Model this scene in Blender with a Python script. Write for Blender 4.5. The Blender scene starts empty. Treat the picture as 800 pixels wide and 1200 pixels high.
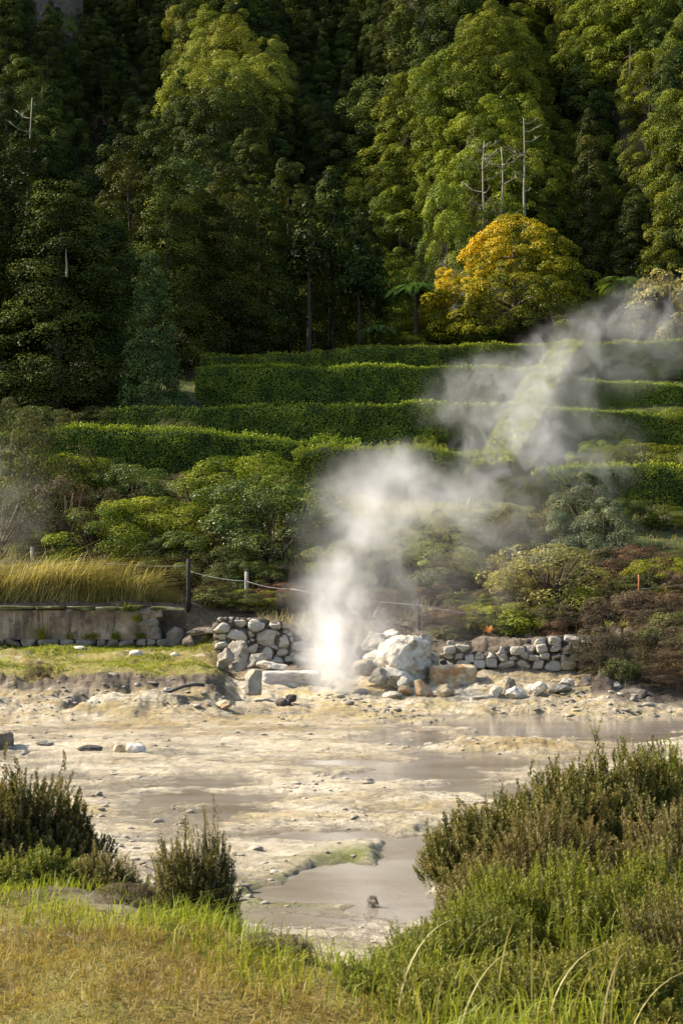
import bpy, math, numpy as np
rng = np.random.default_rng(11)
S = bpy.context.scene
COL = S.collection
PI = math.pi
F = 1667.0                      # focal length in pixels of the 800x1200 photograph
CAMZ = 3.0
PITCH = math.atan(100.0 / F)

# ------------------------------------------------------------------ measuring
def ray(px, py):
    u, v = (px - 400) / F, (600 - py) / F
    return np.array([u, math.cos(PITCH) - v * math.sin(PITCH), math.sin(PITCH) + v * math.cos(PITCH)])
def P(px, py, Y):
    d = ray(px, py)
    return np.array([0, 0, CAMZ]) + d * (Y / d[1])
def col_px(x, y):
    return 400 + F * x / np.maximum(y, 1.0)
def to_px(x, y, z):
    zz = z - CAMZ
    dy = y * math.cos(PITCH) + zz * math.sin(PITCH)
    dz = -y * math.sin(PITCH) + zz * math.cos(PITCH)
    return 400 + F * x / dy, 600 - F * dz / dy

# ------------------------------------------------------------------ noise
def _h(ix, iy, iz, seed):
    n = (ix * 374761393 + iy * 668265263 + iz * 2147483647 + seed * 974634777) & 0xFFFFFFFF
    n = ((n ^ (n >> 13)) * 1274126177) & 0xFFFFFFFF
    n = n ^ (n >> 16)
    return (n & 0xFFFFFF) / float(0xFFFFFF)
def vnoise(x, y, z=0.0, seed=0):
    x, y, z = np.broadcast_arrays(np.asarray(x, float), np.asarray(y, float), np.asarray(z, float))
    ix, iy, iz = np.floor(x).astype(np.int64), np.floor(y).astype(np.int64), np.floor(z).astype(np.int64)
    fx, fy, fz = x - ix, y - iy, z - iz
    fx, fy, fz = [f * f * f * (f * (f * 6 - 15) + 10) for f in (fx, fy, fz)]
    r = 0
    for a in (0, 1):
        for b in (0, 1):
            for c in (0, 1):
                w = (fx if a else 1 - fx) * (fy if b else 1 - fy) * (fz if c else 1 - fz)
                r = r + w * _h(ix + a, iy + b, iz + c, seed)
    return r * 2 - 1
def fbm(x, y, z=0.0, seed=0, oct=4, gain=.5):
    r, a, f = 0, 1.0, 1.0
    for i in range(oct):
        r = r + a * vnoise(np.asarray(x) * f + i * 17.3, np.asarray(y) * f + i * 9.1, np.asarray(z) * f, seed + i)
        a *= gain; f *= 2.03
    return r
def sst(a, b, x):
    t = np.clip((np.asarray(x, float) - a) / (b - a), 0, 1)
    return t * t * (3 - 2 * t)

# ------------------------------------------------------------------ terrain
def g0(px, py, z=0.0):
    d = ray(px, py); s = (z - CAMZ) / d[2]
    return d[0] * s, d[1] * s
# mud pools measured on the photograph: (px, py, half width px, half height px, depth)
POOLS = []
for (px, py, wx, wy, dep) in [(365, 1050, 65, 9, .26), (430, 1036, 72, 20, .30), (488, 1008, 42, 26, .24), (518, 986, 30, 18, .18), (490, 908, 95, 13, .16),
                              (700, 853, 170, 14, .30), (480, 866, 60, 12, .16), (480, 953, 70, 4, .14),
                              (560, 893, 70, 7, .14), (210, 884, 40, 5, .12), (300, 935, 110, 6, .10),
                              (340, 893, 130, 5, .10), (390, 980, 110, 7, .11), (620, 935, 60, 9, .12)]:
    x0, y0 = g0(px, py); x1, _ = g0(px + wx, py); _, ya = g0(px, py - wy); _, yb = g0(px, py + wy)
    POOLS.append((x0, (ya + yb) / 2, abs(x1 - x0), abs(ya - yb) / 2, dep))
ix0, iy0 = g0(600, 868, .15)

def edge(x):
    return np.interp(x, [-40, -3, -1.4, -.75, -.3, .1, .5, .95, 1.6, 3, 40],
                     [9.0, 8.45, 8.0, 7.5, 6.75, 6.3, 6.5, 7.8, 10.2, 11.0, 12])
def mud(x, y):
    n = fbm(x * .45, y * .55, seed=3, oct=4)
    m = .034 + .040 * n
    q = m / .022
    fl = np.floor(q); fr = q - fl
    m = .3 * m + .7 * .022 * (fl + sst(.8, 1.0, fr))
    m = m + .013 * fbm(x * 2.2, y * 3.4, seed=21, oct=5, gain=.62) + .008 * fbm(x * 8, y * 10, seed=31, oct=2)
    m = m + .03 * np.maximum(fbm(x * .9, y * 1.3, seed=33, oct=4) - .25, 0) * 2
    wob = .30 * fbm(x * .8, y * .8, seed=5, oct=3) + .16 * fbm(x * 3.1, y * 2.6, seed=6, oct=3)
    for (cx, cy, rx, ry, dep) in POOLS:
        d = np.sqrt(((x - cx) / rx) ** 2 + ((y - cy) / ry) ** 2) + wob
        m = m - .45 * dep * sst(1.25, .7, d)
    # crusted island in the far pool
    d = np.sqrt(((x - ix0) / 1.75) ** 2 + ((y - iy0) / 1.5) ** 2) + wob * .8
    m = m + .075 * sst(1.1, .5, d) * (1 + .7 * fbm(x * 2.4, y * 3, seed=8, oct=5, gain=.6))
    return m
def height(x, y):
    x = np.asarray(x, float); y = np.asarray(y, float)
    x, y = np.broadcast_arrays(x, y)
    c = col_px(x, y) + 14 * fbm(x * .4, y * .2, seed=40, oct=2)
    yy = y + .50 * fbm(x * .35, y * .1, seed=41, oct=6, gain=.6) * sst(34, 36, y) * sst(44.5, 42, y)
    left = np.interp(yy, [33, 34.2, 35.2, 36.2, 36.75, 37.35, 41, 45.0, 45.55, 45.9, 48, 58],
                     [0, .12, .42, .53, .62, .93, 1.15, 1.45, 1.5, 2.82, 3.05, 6.5])
    mid = np.interp(yy, [34.5, 36, 38, 40, 41.5, 43, 43.5, 44.3, 46, 58], [0, .12, .25, .40, .62, .95, 1.1, 2.1, 2.5, 6.5])
    right = np.interp(yy, [36, 36.6, 38, 40, 41.8, 42.25, 42.7, 44, 48, 58], [0, .10, .30, .55, .80, .95, 1.68, 1.8, 3.1, 6.5])
    far = np.interp(yy, [36, 36.8, 38, 40, 44, 48, 58], [0, .12, .45, 1.15, 2.3, 3.5, 6.6])
    w1 = sst(240, 275, c); w2 = sst(440, 500, c); w3 = sst(675, 715, c)
    back = left * (1 - w1) + mid * w1
    back = back * (1 - w2) + right * w2
    back = back * (1 - w3) + far * w3
    back = back + sst(34, 36, y) * sst(60, 50, y) * (.07 * fbm(x * .9, y * .9, seed=50) + .045 * fbm(x * 3, y * 3, seed=51, oct=4, gain=.6))
    sh = sst(270, 250, c) * np.exp(-((y - 37.2) / .7) ** 2)
    back = back + sh * (.07 * fbm(x * .9, y * 2.2, seed=55, oct=5, gain=.6) + .04 * fbm(x * 7, y * 7, seed=56, oct=3))
    # lumpy crust left, in front of the grassy shelf
    lum = np.exp(-((y - 35.0) / 1.2) ** 2) * sst(300, 240, c)
    back = back + .15 * lum * np.abs(fbm(x * .8, y * .9, seed=52, oct=3)) + .05 * lum * fbm(x * 3.2, y * 3.2, seed=53, oct=4, gain=.6)
    # small collapsed hollow
    hx, hy = (240 - 400) / F * 35.6, 35.6
    back = back - .34 * np.exp(-(((x - hx) / .62) ** 2 + ((y - hy) / .5) ** 2) ** 2)
    hx = (97 - 400) / F * 35.6
    back = back - .28 * np.exp(-(((x - hx) / .25) ** 2 + ((y - hy) / .7) ** 2) ** 2)
    z = mud(x, y) * sst(46, 40, y) + back
    up = np.interp(y, [58, 64, 70, 77, 84, 92, 300], [0, 2.1, 3.9, 6.8, 9.3, 11.6, 11.6])
    z = z + up + sst(50, 60, y) * .25 * fbm(x * .2, y * .2, seed=60)
    y0 = np.interp(x, [-90, -40, -30, -22, -18, -12, -8, -4, 2, 7, 12, 16, 19.5, 24, 30, 60, 90], [0, 2, 8, 15, 14, 6, 8, 15, 15, 6, -1, 4, 13, 0, -3, 0, 0]) + 93
    k = 4.0
    hill = .97 * k * np.log1p(np.exp(np.clip((y - y0) / k, -30, 60)))
    z = z + hill + sst(95, 110, y) * 2.0 * fbm(x * .06, y * .06, seed=61)
    # bank under the camera
    e = edge(x)
    t = sst(0, 1, (y - e + .3) / 4.6)
    bank = 1.34 + .035 * fbm(x * 1.3, y * 1.3, seed=70) + .012 * fbm(x * 6, y * 6, seed=71, oct=2)
    slope_n = .09 * fbm(x * 1.4, y * 1.4, seed=72, oct=4) * t * (1 - t) * 3
    z = bank * (1 - t) + z * t + slope_n
    return z
def hz(x, y): return float(height(np.array([x]), np.array([y]))[0])
def ground_at(px, py, y0=5, y1=120):
    d = ray(px, py); d = d / d[1]
    ys = np.linspace(y0, y1, 4000)
    zs = CAMZ + d[2] * ys
    h = height(d[0] * ys, ys)
    i = np.argmax(zs <= h)
    return np.array([d[0] * ys[i], ys[i], h[i]])

# ------------------------------------------------------------------ mesh helpers
def mesh(name, V, Fs, attrs=None, mats=(), smooth=False, midx=None):
    V = np.asarray(V, np.float32)
    if not isinstance(Fs, list): Fs = [Fs]
    Fs = [np.asarray(f, np.int32) for f in Fs if len(f)]
    me = bpy.data.meshes.new(name)
    me.vertices.add(len(V)); me.vertices.foreach_set('co', V.ravel())
    loops = np.concatenate([f.ravel() for f in Fs])
    tot = np.concatenate([np.full(len(f), f.shape[1], np.int32) for f in Fs])
    st = np.concatenate([[0], np.cumsum(tot)[:-1]]).astype(np.int32)
    me.loops.add(len(loops)); me.loops.foreach_set('vertex_index', loops)
    me.polygons.add(len(tot)); me.polygons.foreach_set('loop_start', st)
    if smooth: me.polygons.foreach_set('use_smooth', np.ones(len(tot), bool))
    if midx is not None: me.polygons.foreach_set('material_index', np.asarray(midx, np.int32))
    for k, a in (attrs or {}).items():
        at = me.attributes.new(k, 'FLOAT', 'POINT'); at.data.foreach_set('value', np.asarray(a, np.float32))
    me.update(calc_edges=True); me.validate()
    for m in (mats if isinstance(mats, (list, tuple)) else [mats]): me.materials.append(m)
    return me
class MB:
    def __init__(s): s.V = []; s.F = {3: [], 4: []}; s.n = 0; s.T = []
    def add(s, V, Fs, tint=.5):
        V = np.asarray(V, float)
        for f in (Fs if isinstance(Fs, list) else [Fs]):
            f = np.asarray(f)
            if len(f): s.F[f.shape[1]].append(f + s.n)
        s.V.append(V); s.n += len(V)
        s.T.append(np.broadcast_to(np.asarray(tint, float), (len(V),)))
        return s
    def build(s, name, mats, smooth=False):
        fs = [np.concatenate(s.F[k]) for k in (4, 3) if s.F[k]]
        return mesh(name, np.concatenate(s.V), fs, {'tint': np.concatenate(s.T)}, mats, smooth)
def link(name, data, parent=None, loc=None, rz=0, sc=None):
    o = bpy.data.objects.new(name, data); COL.objects.link(o)
    if parent: o.parent = parent
    if loc is not None: o.location = loc
    if rz: o.rotation_euler.z = rz
    if sc is not None: o.scale = sc if hasattr(sc, '__len__') else (sc, sc, sc)
    return o
def tag(o, label=None, cat=None, group=None, kind=None):
    if label: o['label'] = label
    if cat: o['category'] = cat
    if group: o['group'] = group
    if kind: o['kind'] = kind
    return o
def unit(a): return a / np.maximum(np.linalg.norm(a, axis=-1, keepdims=True), 1e-9)
def rdir(n): return unit(rng.normal(size=(n, 3)))
def leaves(mb, Pn, D, Sd, L, W, tint, mid=.45):
    n = len(Pn); L = np.broadcast_to(L, (n,))[:, None]; W = np.broadcast_to(W, (n,))[:, None]
    N = np.cross(D, Sd)
    V = np.stack([Pn, Pn + D * L * mid + Sd * W + N * L * .06, Pn + D * L, Pn + D * L * mid - Sd * W + N * L * .06], 1).reshape(-1, 3)
    Fq = np.arange(4 * n).reshape(n, 4)
    mb.add(V, Fq, np.repeat(np.broadcast_to(tint, (n,)), 4))
def tube(pts, rad, sides=6, closed_end=True):
    pts = np.asarray(pts, float); n = len(pts); rad = np.broadcast_to(rad, (n,))
    T = unit(np.gradient(pts, axis=0))
    ref = np.array([0, 0, 1.0]) if abs(T[:, 2]).mean() < .8 else np.array([1.0, 0, 0])
    A = unit(np.cross(T, ref)); B = np.cross(T, A)
    an = np.arange(sides) / sides * 2 * PI
    V = pts[:, None] + rad[:, None, None] * (np.cos(an)[None, :, None] * A[:, None] + np.sin(an)[None, :, None] * B[:, None])
    V = V.reshape(-1, 3)
    i, j = np.meshgrid(np.arange(n - 1), np.arange(sides), indexing='ij')
    a = i * sides + j; b = i * sides + (j + 1) % sides
    Fq = np.stack([a, b, b + sides, a + sides], -1).reshape(-1, 4)
    V = np.concatenate([V, pts[-1:], pts[:1]])
    m = (n - 1) * sides; jj = np.arange(sides)
    Ft = np.concatenate([np.stack([m + jj, m + (jj + 1) % sides, np.full(sides, n * sides)], 1),
                         np.stack([(jj + 1) % sides, jj, np.full(sides, n * sides + 1)], 1)])
    return V, [Fq, Ft]
def box(cx, cy, cz, sx, sy, sz):
    V = np.array([[x, y, z] for x in (-.5, .5) for y in (-.5, .5) for z in (-.5, .5)]) * [sx, sy, sz] + [cx, cy, cz]
    return V, np.array([[0, 1, 3, 2], [4, 6, 7, 5], [0, 4, 5, 1], [2, 3, 7, 6], [0, 2, 6, 4], [1, 5, 7, 3]])

# unit icosphere / cube sphere
import bmesh
def _ico(s):
    bm = bmesh.new(); bmesh.ops.create_icosphere(bm, subdivisions=s, radius=1)
    V = np.array([v.co[:] for v in bm.verts]); Fc = np.array([[v.index for v in f.verts] for f in bm.faces]); bm.free()
    return V, Fc
ICO = {k: _ico(k) for k in (2, 3, 4, 5)}
def rock_geo(size, seed, sub=4, cuts=11, rough=.12, boxy=0.0):
    V, Fc = ICO[sub]; V = V.copy()
    r = np.random.default_rng(seed)
    if boxy > 0:
        p = 2 + 8 * boxy
        V = V / (np.sum(np.abs(V) ** p, 1) ** (1 / p))[:, None] * .82
    for k in range(cuts):
        n = unit(r.normal(size=3)); d = r.uniform(.46, .84)
        s = V @ n; V = V - np.outer(np.maximum(s - d, 0) * .92, n)
    nrm = unit(V)
    V = V + nrm * (rough * fbm(V[:, 0] * 1.6, V[:, 1] * 1.6, V[:, 2] * 1.6, seed, 4)
                   + .05 * fbm(V[:, 0] * 6, V[:, 1] * 6, V[:, 2] * 6, seed + 5, 4, .6))[:, None]
    return V * np.asarray(size) * .5 * (1.13 if cuts > 3 and boxy < .3 else 1.1), Fc

# ------------------------------------------------------------------ materials
def nt(name):
    m = bpy.data.materials.new(name); m.use_nodes = True
    t = m.node_tree; t.nodes.clear()
    out = t.nodes.new('ShaderNodeOutputMaterial')
    return m, t, out
def N(t, ty, **kw):
    n = t.nodes.new(ty)
    for k, v in kw.items():
        if k.startswith('i_'): n.inputs[k[2:].replace('_', ' ')].default_value = v
        elif k.startswith('n_'): n.inputs[int(k[2:])].default_value = v
        else: setattr(n, k, v)
    return n
def ramp(t, stops, fac=None, interp='LINEAR'):
    r = t.nodes.new('ShaderNodeValToRGB'); cr = r.color_ramp; cr.interpolation = interp
    while len(cr.elements) < len(stops): cr.elements.new(.5)
    for e, (p, c) in zip(cr.elements, stops):
        e.position = p; e.color = (*c, 1) if len(c) == 3 else (c[0],) * 3 + (1,)
    if fac is not None: t.links.new(fac, r.inputs[0])
    return r
def math_n(t, op, a, b=None, clamp=False):
    n = t.nodes.new('ShaderNodeMath'); n.operation = op; n.use_clamp = clamp
    for i, v in enumerate((a, b)):
        if v is None: continue
        if isinstance(v, (int, float)): n.inputs[i].default_value = v
        else: t.links.new(v, n.inputs[i])
    return n.outputs[0]
def mixc(t, fac, a, b, mode='MIX'):
    n = t.nodes.new('ShaderNodeMix'); n.data_type = 'RGBA'; n.blend_type = mode
    for s, v in ((n.inputs[0], fac), (n.inputs[6], a), (n.inputs[7], b)):
        if isinstance(v, (int, float)): s.default_value = v
        elif isinstance(v, tuple): s.default_value = (*v, 1)
        else: t.links.new(v, s)
    return n.outputs[2]
def noise(t, vec, scale, detail=6, rough=.55, dist=0.0):
    n = N(t, 'ShaderNodeTexNoise'); n.inputs['Scale'].default_value = scale; n.inputs['Detail'].default_value = detail
    n.inputs['Roughness'].default_value = rough; n.inputs['Distortion'].default_value = dist
    if vec is not None: t.links.new(vec, n.inputs['Vector'])
    return n.outputs['Fac']
def scaled(t, vec, sx, sy, sz):
    n = N(t, 'ShaderNodeVectorMath', operation='MULTIPLY'); t.links.new(vec, n.inputs[0]); n.inputs[1].default_value = (sx, sy, sz)
    return n.outputs[0]
def leaf_mat(name, dark, mid, light, transl=.3, tw=.55, vary=.25, hue=.014, gloss=.012, pos=(.1, .5, .92)):
    m, t, out = nt(name)
    at = N(t, 'ShaderNodeAttribute', attribute_name='tint')
    ge = N(t, 'ShaderNodeNewGeometry'); ob = N(t, 'ShaderNodeObjectInfo')
    f = math_n(t, 'ADD', math_n(t, 'MULTIPLY', at.outputs['Fac'], tw), math_n(t, 'MULTIPLY', ge.outputs['Random Per Island'], 1 - tw))
    r = ramp(t, [(pos[0], dark), (pos[1], mid), (pos[2], light)], f)
    h = N(t, 'ShaderNodeHueSaturation'); t.links.new(r.outputs[0], h.inputs['Color'])
    rv = ob.outputs['Random']
    t.links.new(math_n(t, 'ADD', math_n(t, 'MULTIPLY', rv, 2 * vary), 1 - vary), h.inputs['Value'])
    r2 = math_n(t, 'FRACT', math_n(t, 'MULTIPLY', rv, 7.31))
    t.links.new(math_n(t, 'ADD', math_n(t, 'MULTIPLY', r2, 2 * hue), .5 - hue), h.inputs['Hue'])
    d = N(t, 'ShaderNodeBsdfDiffuse'); tr = N(t, 'ShaderNodeBsdfTranslucent'); gl = N(t, 'ShaderNodeBsdfGlossy')
    gl.inputs['Roughness'].default_value = .45; gl.inputs['Color'].default_value = (.8, .85, .8, 1)
    t.links.new(h.outputs[0], d.inputs[0])
    tc = mixc(t, 1.0, h.outputs[0], (1.25, 1.2, .6), 'MULTIPLY'); t.links.new(tc, tr.inputs[0])
    a = N(t, 'ShaderNodeMixShader'); a.inputs[0].default_value = transl
    t.links.new(d.outputs[0], a.inputs[1]); t.links.new(tr.outputs[0], a.inputs[2])
    b = N(t, 'ShaderNodeMixShader'); b.inputs[0].default_value = gloss
    t.links.new(a.outputs[0], b.inputs[1]); t.links.new(gl.outputs[0], b.inputs[2])
    t.links.new(b.outputs[0], out.inputs[0])
    return m
def surf_mat(name, stops, scale=4, stretch=(1, 1, 1), rough=.85, bump=.3, bscale=25, detail=8, coord='Object', extra=None, dist=.02, spread=None):
    m, t, out = nt(name)
    tc = N(t, 'ShaderNodeTexCoord'); ob = N(t, 'ShaderNodeObjectInfo')
    off = N(t, 'ShaderNodeVectorMath', operation='ADD'); t.links.new(tc.outputs[coord], off.inputs[0])
    mul = N(t, 'ShaderNodeVectorMath', operation='SCALE'); mul.inputs[0].default_value = (31, 17, 23); t.links.new(ob.outputs['Random'], mul.inputs['Scale'])
    t.links.new(mul.outputs[0], off.inputs[1])
    v = scaled(t, off.outputs[0], *stretch)
    n1 = noise(t, v, scale, detail)
    c = ramp(t, stops, n1).outputs[0]
    if extra: c = extra(t, off.outputs[0], c)
    b = N(t, 'ShaderNodeBsdfPrincipled'); t.links.new(c, b.inputs['Base Color']); b.inputs['Roughness'].default_value = rough
    b.inputs['Specular IOR Level'].default_value = .25
    bp = N(t, 'ShaderNodeBump'); bp.inputs['Strength'].default_value = bump; bp.inputs['Distance'].default_value = dist
    t.links.new(noise(t, off.outputs[0], bscale, 8, .65), bp.inputs['Height']); t.links.new(bp.outputs[0], b.inputs['Normal'])
    t.links.new(b.outputs[0], out.inputs[0])
    return m

M = {}
M['bark'] = surf_mat('bark', [(.3, (.028, .02, .014)), (.7, (.085, .065, .05))], 6, (1, 1, .2))
M['twig'] = surf_mat('twig', [(.3, (.05, .038, .028)), (.7, (.13, .10, .075))], 10, (1, 1, .3))
M['pale_bark'] = surf_mat('weathered_pale_wood', [(.3, (.17, .145, .10)), (.7, (.34, .30, .22))], 6, (1, 1, .2))
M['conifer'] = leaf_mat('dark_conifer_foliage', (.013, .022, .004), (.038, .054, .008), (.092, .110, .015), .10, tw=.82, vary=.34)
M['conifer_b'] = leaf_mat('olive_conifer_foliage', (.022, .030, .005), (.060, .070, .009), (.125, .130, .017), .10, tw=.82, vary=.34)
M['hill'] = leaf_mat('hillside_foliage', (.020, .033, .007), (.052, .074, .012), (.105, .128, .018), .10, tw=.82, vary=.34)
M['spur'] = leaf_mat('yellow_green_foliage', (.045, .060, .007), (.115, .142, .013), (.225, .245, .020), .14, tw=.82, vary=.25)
M['lit'] = leaf_mat('sun_tinted_foliage', (.09, .105, .015), (.19, .205, .024), (.32, .32, .05), .18)  # sunlight on the upper hillside patch, painted in as paler leaves
M['rust'] = leaf_mat('rusty_brown_foliage', (.05, .03, .018), (.12, .068, .04), (.2, .12, .07), .2)
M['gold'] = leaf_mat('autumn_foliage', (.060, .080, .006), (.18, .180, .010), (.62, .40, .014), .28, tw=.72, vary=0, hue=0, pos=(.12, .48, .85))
M['feather'] = leaf_mat('feathery_green_foliage', (.03, .05, .012), (.075, .105, .025), (.16, .19, .05), .2)
M['hedge'] = leaf_mat('clipped_hedge_leaves', (.040, .064, .009), (.118, .165, .018), (.30, .34, .034), .22, vary=.08, hue=.01)
M['hedge_y'] = leaf_mat('yellowing_hedge_leaves', (.05, .072, .010), (.145, .180, .02), (.28, .30, .034), .3, vary=.08, hue=.01)
M['green'] = leaf_mat('fresh_green_leaves', (.050, .07, .009), (.125, .160, .016), (.25, .26, .028), .28)
M['dkgreen'] = leaf_mat('dark_glossy_leaves', (.026, .043, .007), (.072, .100, .014), (.165, .19, .028), .22, gloss=.03)
M['olive'] = leaf_mat('olive_leaves', (.045, .052, .018), (.095, .105, .032), (.17, .17, .055), .25)
M['silver'] = leaf_mat('silver_green_leaves', (.06, .075, .038), (.13, .155, .08), (.24, .26, .14), .22)
M['pale'] = leaf_mat('pale_green_leaves', (.09, .10, .03), (.19, .20, .065), (.32, .31, .11), .3)
M['lime'] = leaf_mat('lime_leaves', (.08, .11, .012), (.19, .22, .022), (.34, .34, .04), .35)
M['willow'] = leaf_mat('yellowish_leaves', (.10, .095, .025), (.22, .205, .055), (.38, .35, .11), .3)
M['brown'] = leaf_mat('brown_heath_foliage', (.045, .032, .020), (.105, .078, .046), (.19, .15, .085), .2, hue=.02)
M['heath_red'] = leaf_mat('reddish_heath_foliage', (.055, .03, .02), (.14, .075, .045), (.22, .14, .07), .2, hue=.02)
M['heath'] = leaf_mat('heath_foliage', (.04, .042, .008), (.13, .125, .026), (.32, .235, .10), .30, tw=.6, vary=.06, hue=.01)
M['heath_g'] = leaf_mat('green_heath_foliage', (.06, .072, .010), (.15, .165, .022), (.29, .26, .055), .32, tw=.6, vary=.05, hue=.01)
M['heath_y'] = leaf_mat('fresh_heath_foliage', (.07, .09, .010), (.165, .195, .022), (.30, .29, .045), .35, tw=.6, vary=.05, hue=.01)
M['heath_b'] = leaf_mat('brown_tipped_heath_foliage', (.055, .052, .014), (.15, .138, .038), (.33, .25, .11), .28, tw=.6, vary=.05, hue=.01)
M['grass_dry'] = leaf_mat('dry_turf_blades', (.20, .14, .045), (.36, .285, .062), (.42, .43, .08), .3, tw=.65, vary=0, hue=0)
M['grass_green'] = leaf_mat('green_grass_blades', (.10, .125, .015), (.21, .25, .026), (.36, .37, .06), .4, tw=.5, vary=0, hue=0)
M['grass_tall'] = leaf_mat('tall_yellow_grass_blades', (.12, .13, .035), (.33, .30, .095), (.58, .48, .25), .35, tw=.45, vary=0, hue=0)
M['straw'] = leaf_mat('straw_blades', (.25, .20, .08), (.42, .36, .16), (.55, .48, .25), .35, vary=0, hue=0)
M['fern'] = leaf_mat('fern_fronds', (.03, .06, .010), (.07, .12, .02), (.13, .19, .04), .3)
M['orange'] = leaf_mat('orange_leaves', (.35, .10, .03), (.5, .18, .05), (.6, .3, .1), .3)

def rock_mat(name, a, b, c, stain=None, amt=.5):
    def ex(t, v, col):
        g = ramp(t, [(.50, (0,)), (.60, (.7,))], noise(t, v, 3.1, 9, .7, .5)).outputs[0]
        col = mixc(t, g, col, (.15, .12, .085))
        if stain is None: return col
        f = ramp(t, [(.48, (0,)), (.62, (1,))], noise(t, v, 2.2, 5)).outputs[0]
        return mixc(t, math_n(t, 'MULTIPLY', f, amt), col, stain)
    return surf_mat(name, [(.25, a), (.5, b), (.75, c)], 3.5, bump=1.0, bscale=7, extra=ex, dist=.08)
M['rock_grey'] = rock_mat('grey_rock', (.17, .15, .125), (.33, .30, .25), (.47, .43, .36), (.30, .26, .12), .5)
M['rock_white'] = rock_mat('bleached_rock', (.40, .36, .29), (.60, .55, .46), (.76, .71, .62), (.50, .40, .2), .35)
M['rock_ochre'] = rock_mat('ochre_stained_rock', (.34, .27, .17), (.52, .42, .26), (.66, .55, .38), (.42, .19, .06), .75)
M['rock_dark'] = rock_mat('dark_wet_rock', (.03, .028, .026), (.07, .065, .06), (.13, .12, .11))
M['rock_brown'] = rock_mat('brown_rock', (.09, .07, .05), (.18, .145, .11), (.28, .235, .18))
M['crust'] = surf_mat('crust_fragments', [(.25, (.12, .10, .075)), (.5, (.30, .265, .205)), (.72, (.52, .47, .38))], .9, bump=.8, bscale=20, detail=10)
M['stone'] = surf_mat('pale_wall_stone', [(.25, (.24, .215, .165)), (.5, (.40, .36, .285)), (.75, (.54, .50, .41))], 1.7, bump=1.0, bscale=11, dist=.04)
M['stone_grey'] = surf_mat('grey_wall_stone', [(.25, (.10, .085, .068)), (.5, (.20, .172, .135)), (.75, (.32, .28, .22))], 2.3, bump=1.0, bscale=11, dist=.04)
M['mortar'] = surf_mat('dark_earth_joint', [(.3, (.05, .042, .032)), (.7, (.12, .10, .075))], 4)
M['post_dark'] = surf_mat('dark_post_wood', [(.3, (.018, .015, .013)), (.7, (.045, .038, .033))], 8, (1, 1, .2))
M['post_pale'] = surf_mat('grey_post_wood', [(.3, (.22, .19, .15)), (.7, (.36, .32, .26))], 8, (1, 1, .2))
M['post_rust'] = surf_mat('rusty_iron', [(.3, (.16, .05, .02)), (.7, (.30, .12, .05))], 8)
M['wire'] = surf_mat('rope', [(.3, (.30, .28, .25)), (.7, (.44, .42, .38))], 20)
M['wire_thin'] = surf_mat('wire', [(.3, (.16, .14, .12)), (.7, (.28, .26, .23))], 20)
M['pipe'] = surf_mat('black_hose', [(.3, (.03, .03, .03)), (.7, (.08, .075, .07))], 6, rough=.5)
def plaster_extra(t, v, c):
    s = scaled(t, v, 2.0, 2.0, .30)
    f = ramp(t, [(.49, (0,)), (.58, (1,))], noise(t, s, 1.9, 9, .72, .6)).outputs[0]
    c = mixc(t, math_n(t, 'MULTIPLY', f, .8), c, (.075, .055, .045))
    g = ramp(t, [(.55, (0,)), (.72, (1,))], noise(t, v, .9, 5)).outputs[0]
    return mixc(t, math_n(t, 'MULTIPLY', g, .55), c, (.46, .39, .31))
M['plaster'] = surf_mat('stained_render', [(.30, (.10, .07, .046)), (.5, (.25, .185, .12)), (.70, (.44, .34, .23))], 1.4, bump=.5, bscale=12, extra=plaster_extra, dist=.02)
M['coping'] = surf_mat('mossy_coping', [(.3, (.05, .05, .02)), (.5, (.10, .10, .03)), (.75, (.22, .20, .16))], 4, bump=.6, bscale=18)
M['concrete'] = surf_mat('bleached_concrete', [(.3, (.33, .30, .26)), (.7, (.52, .48, .42))], 2.5, bump=.4, bscale=12)

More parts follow.
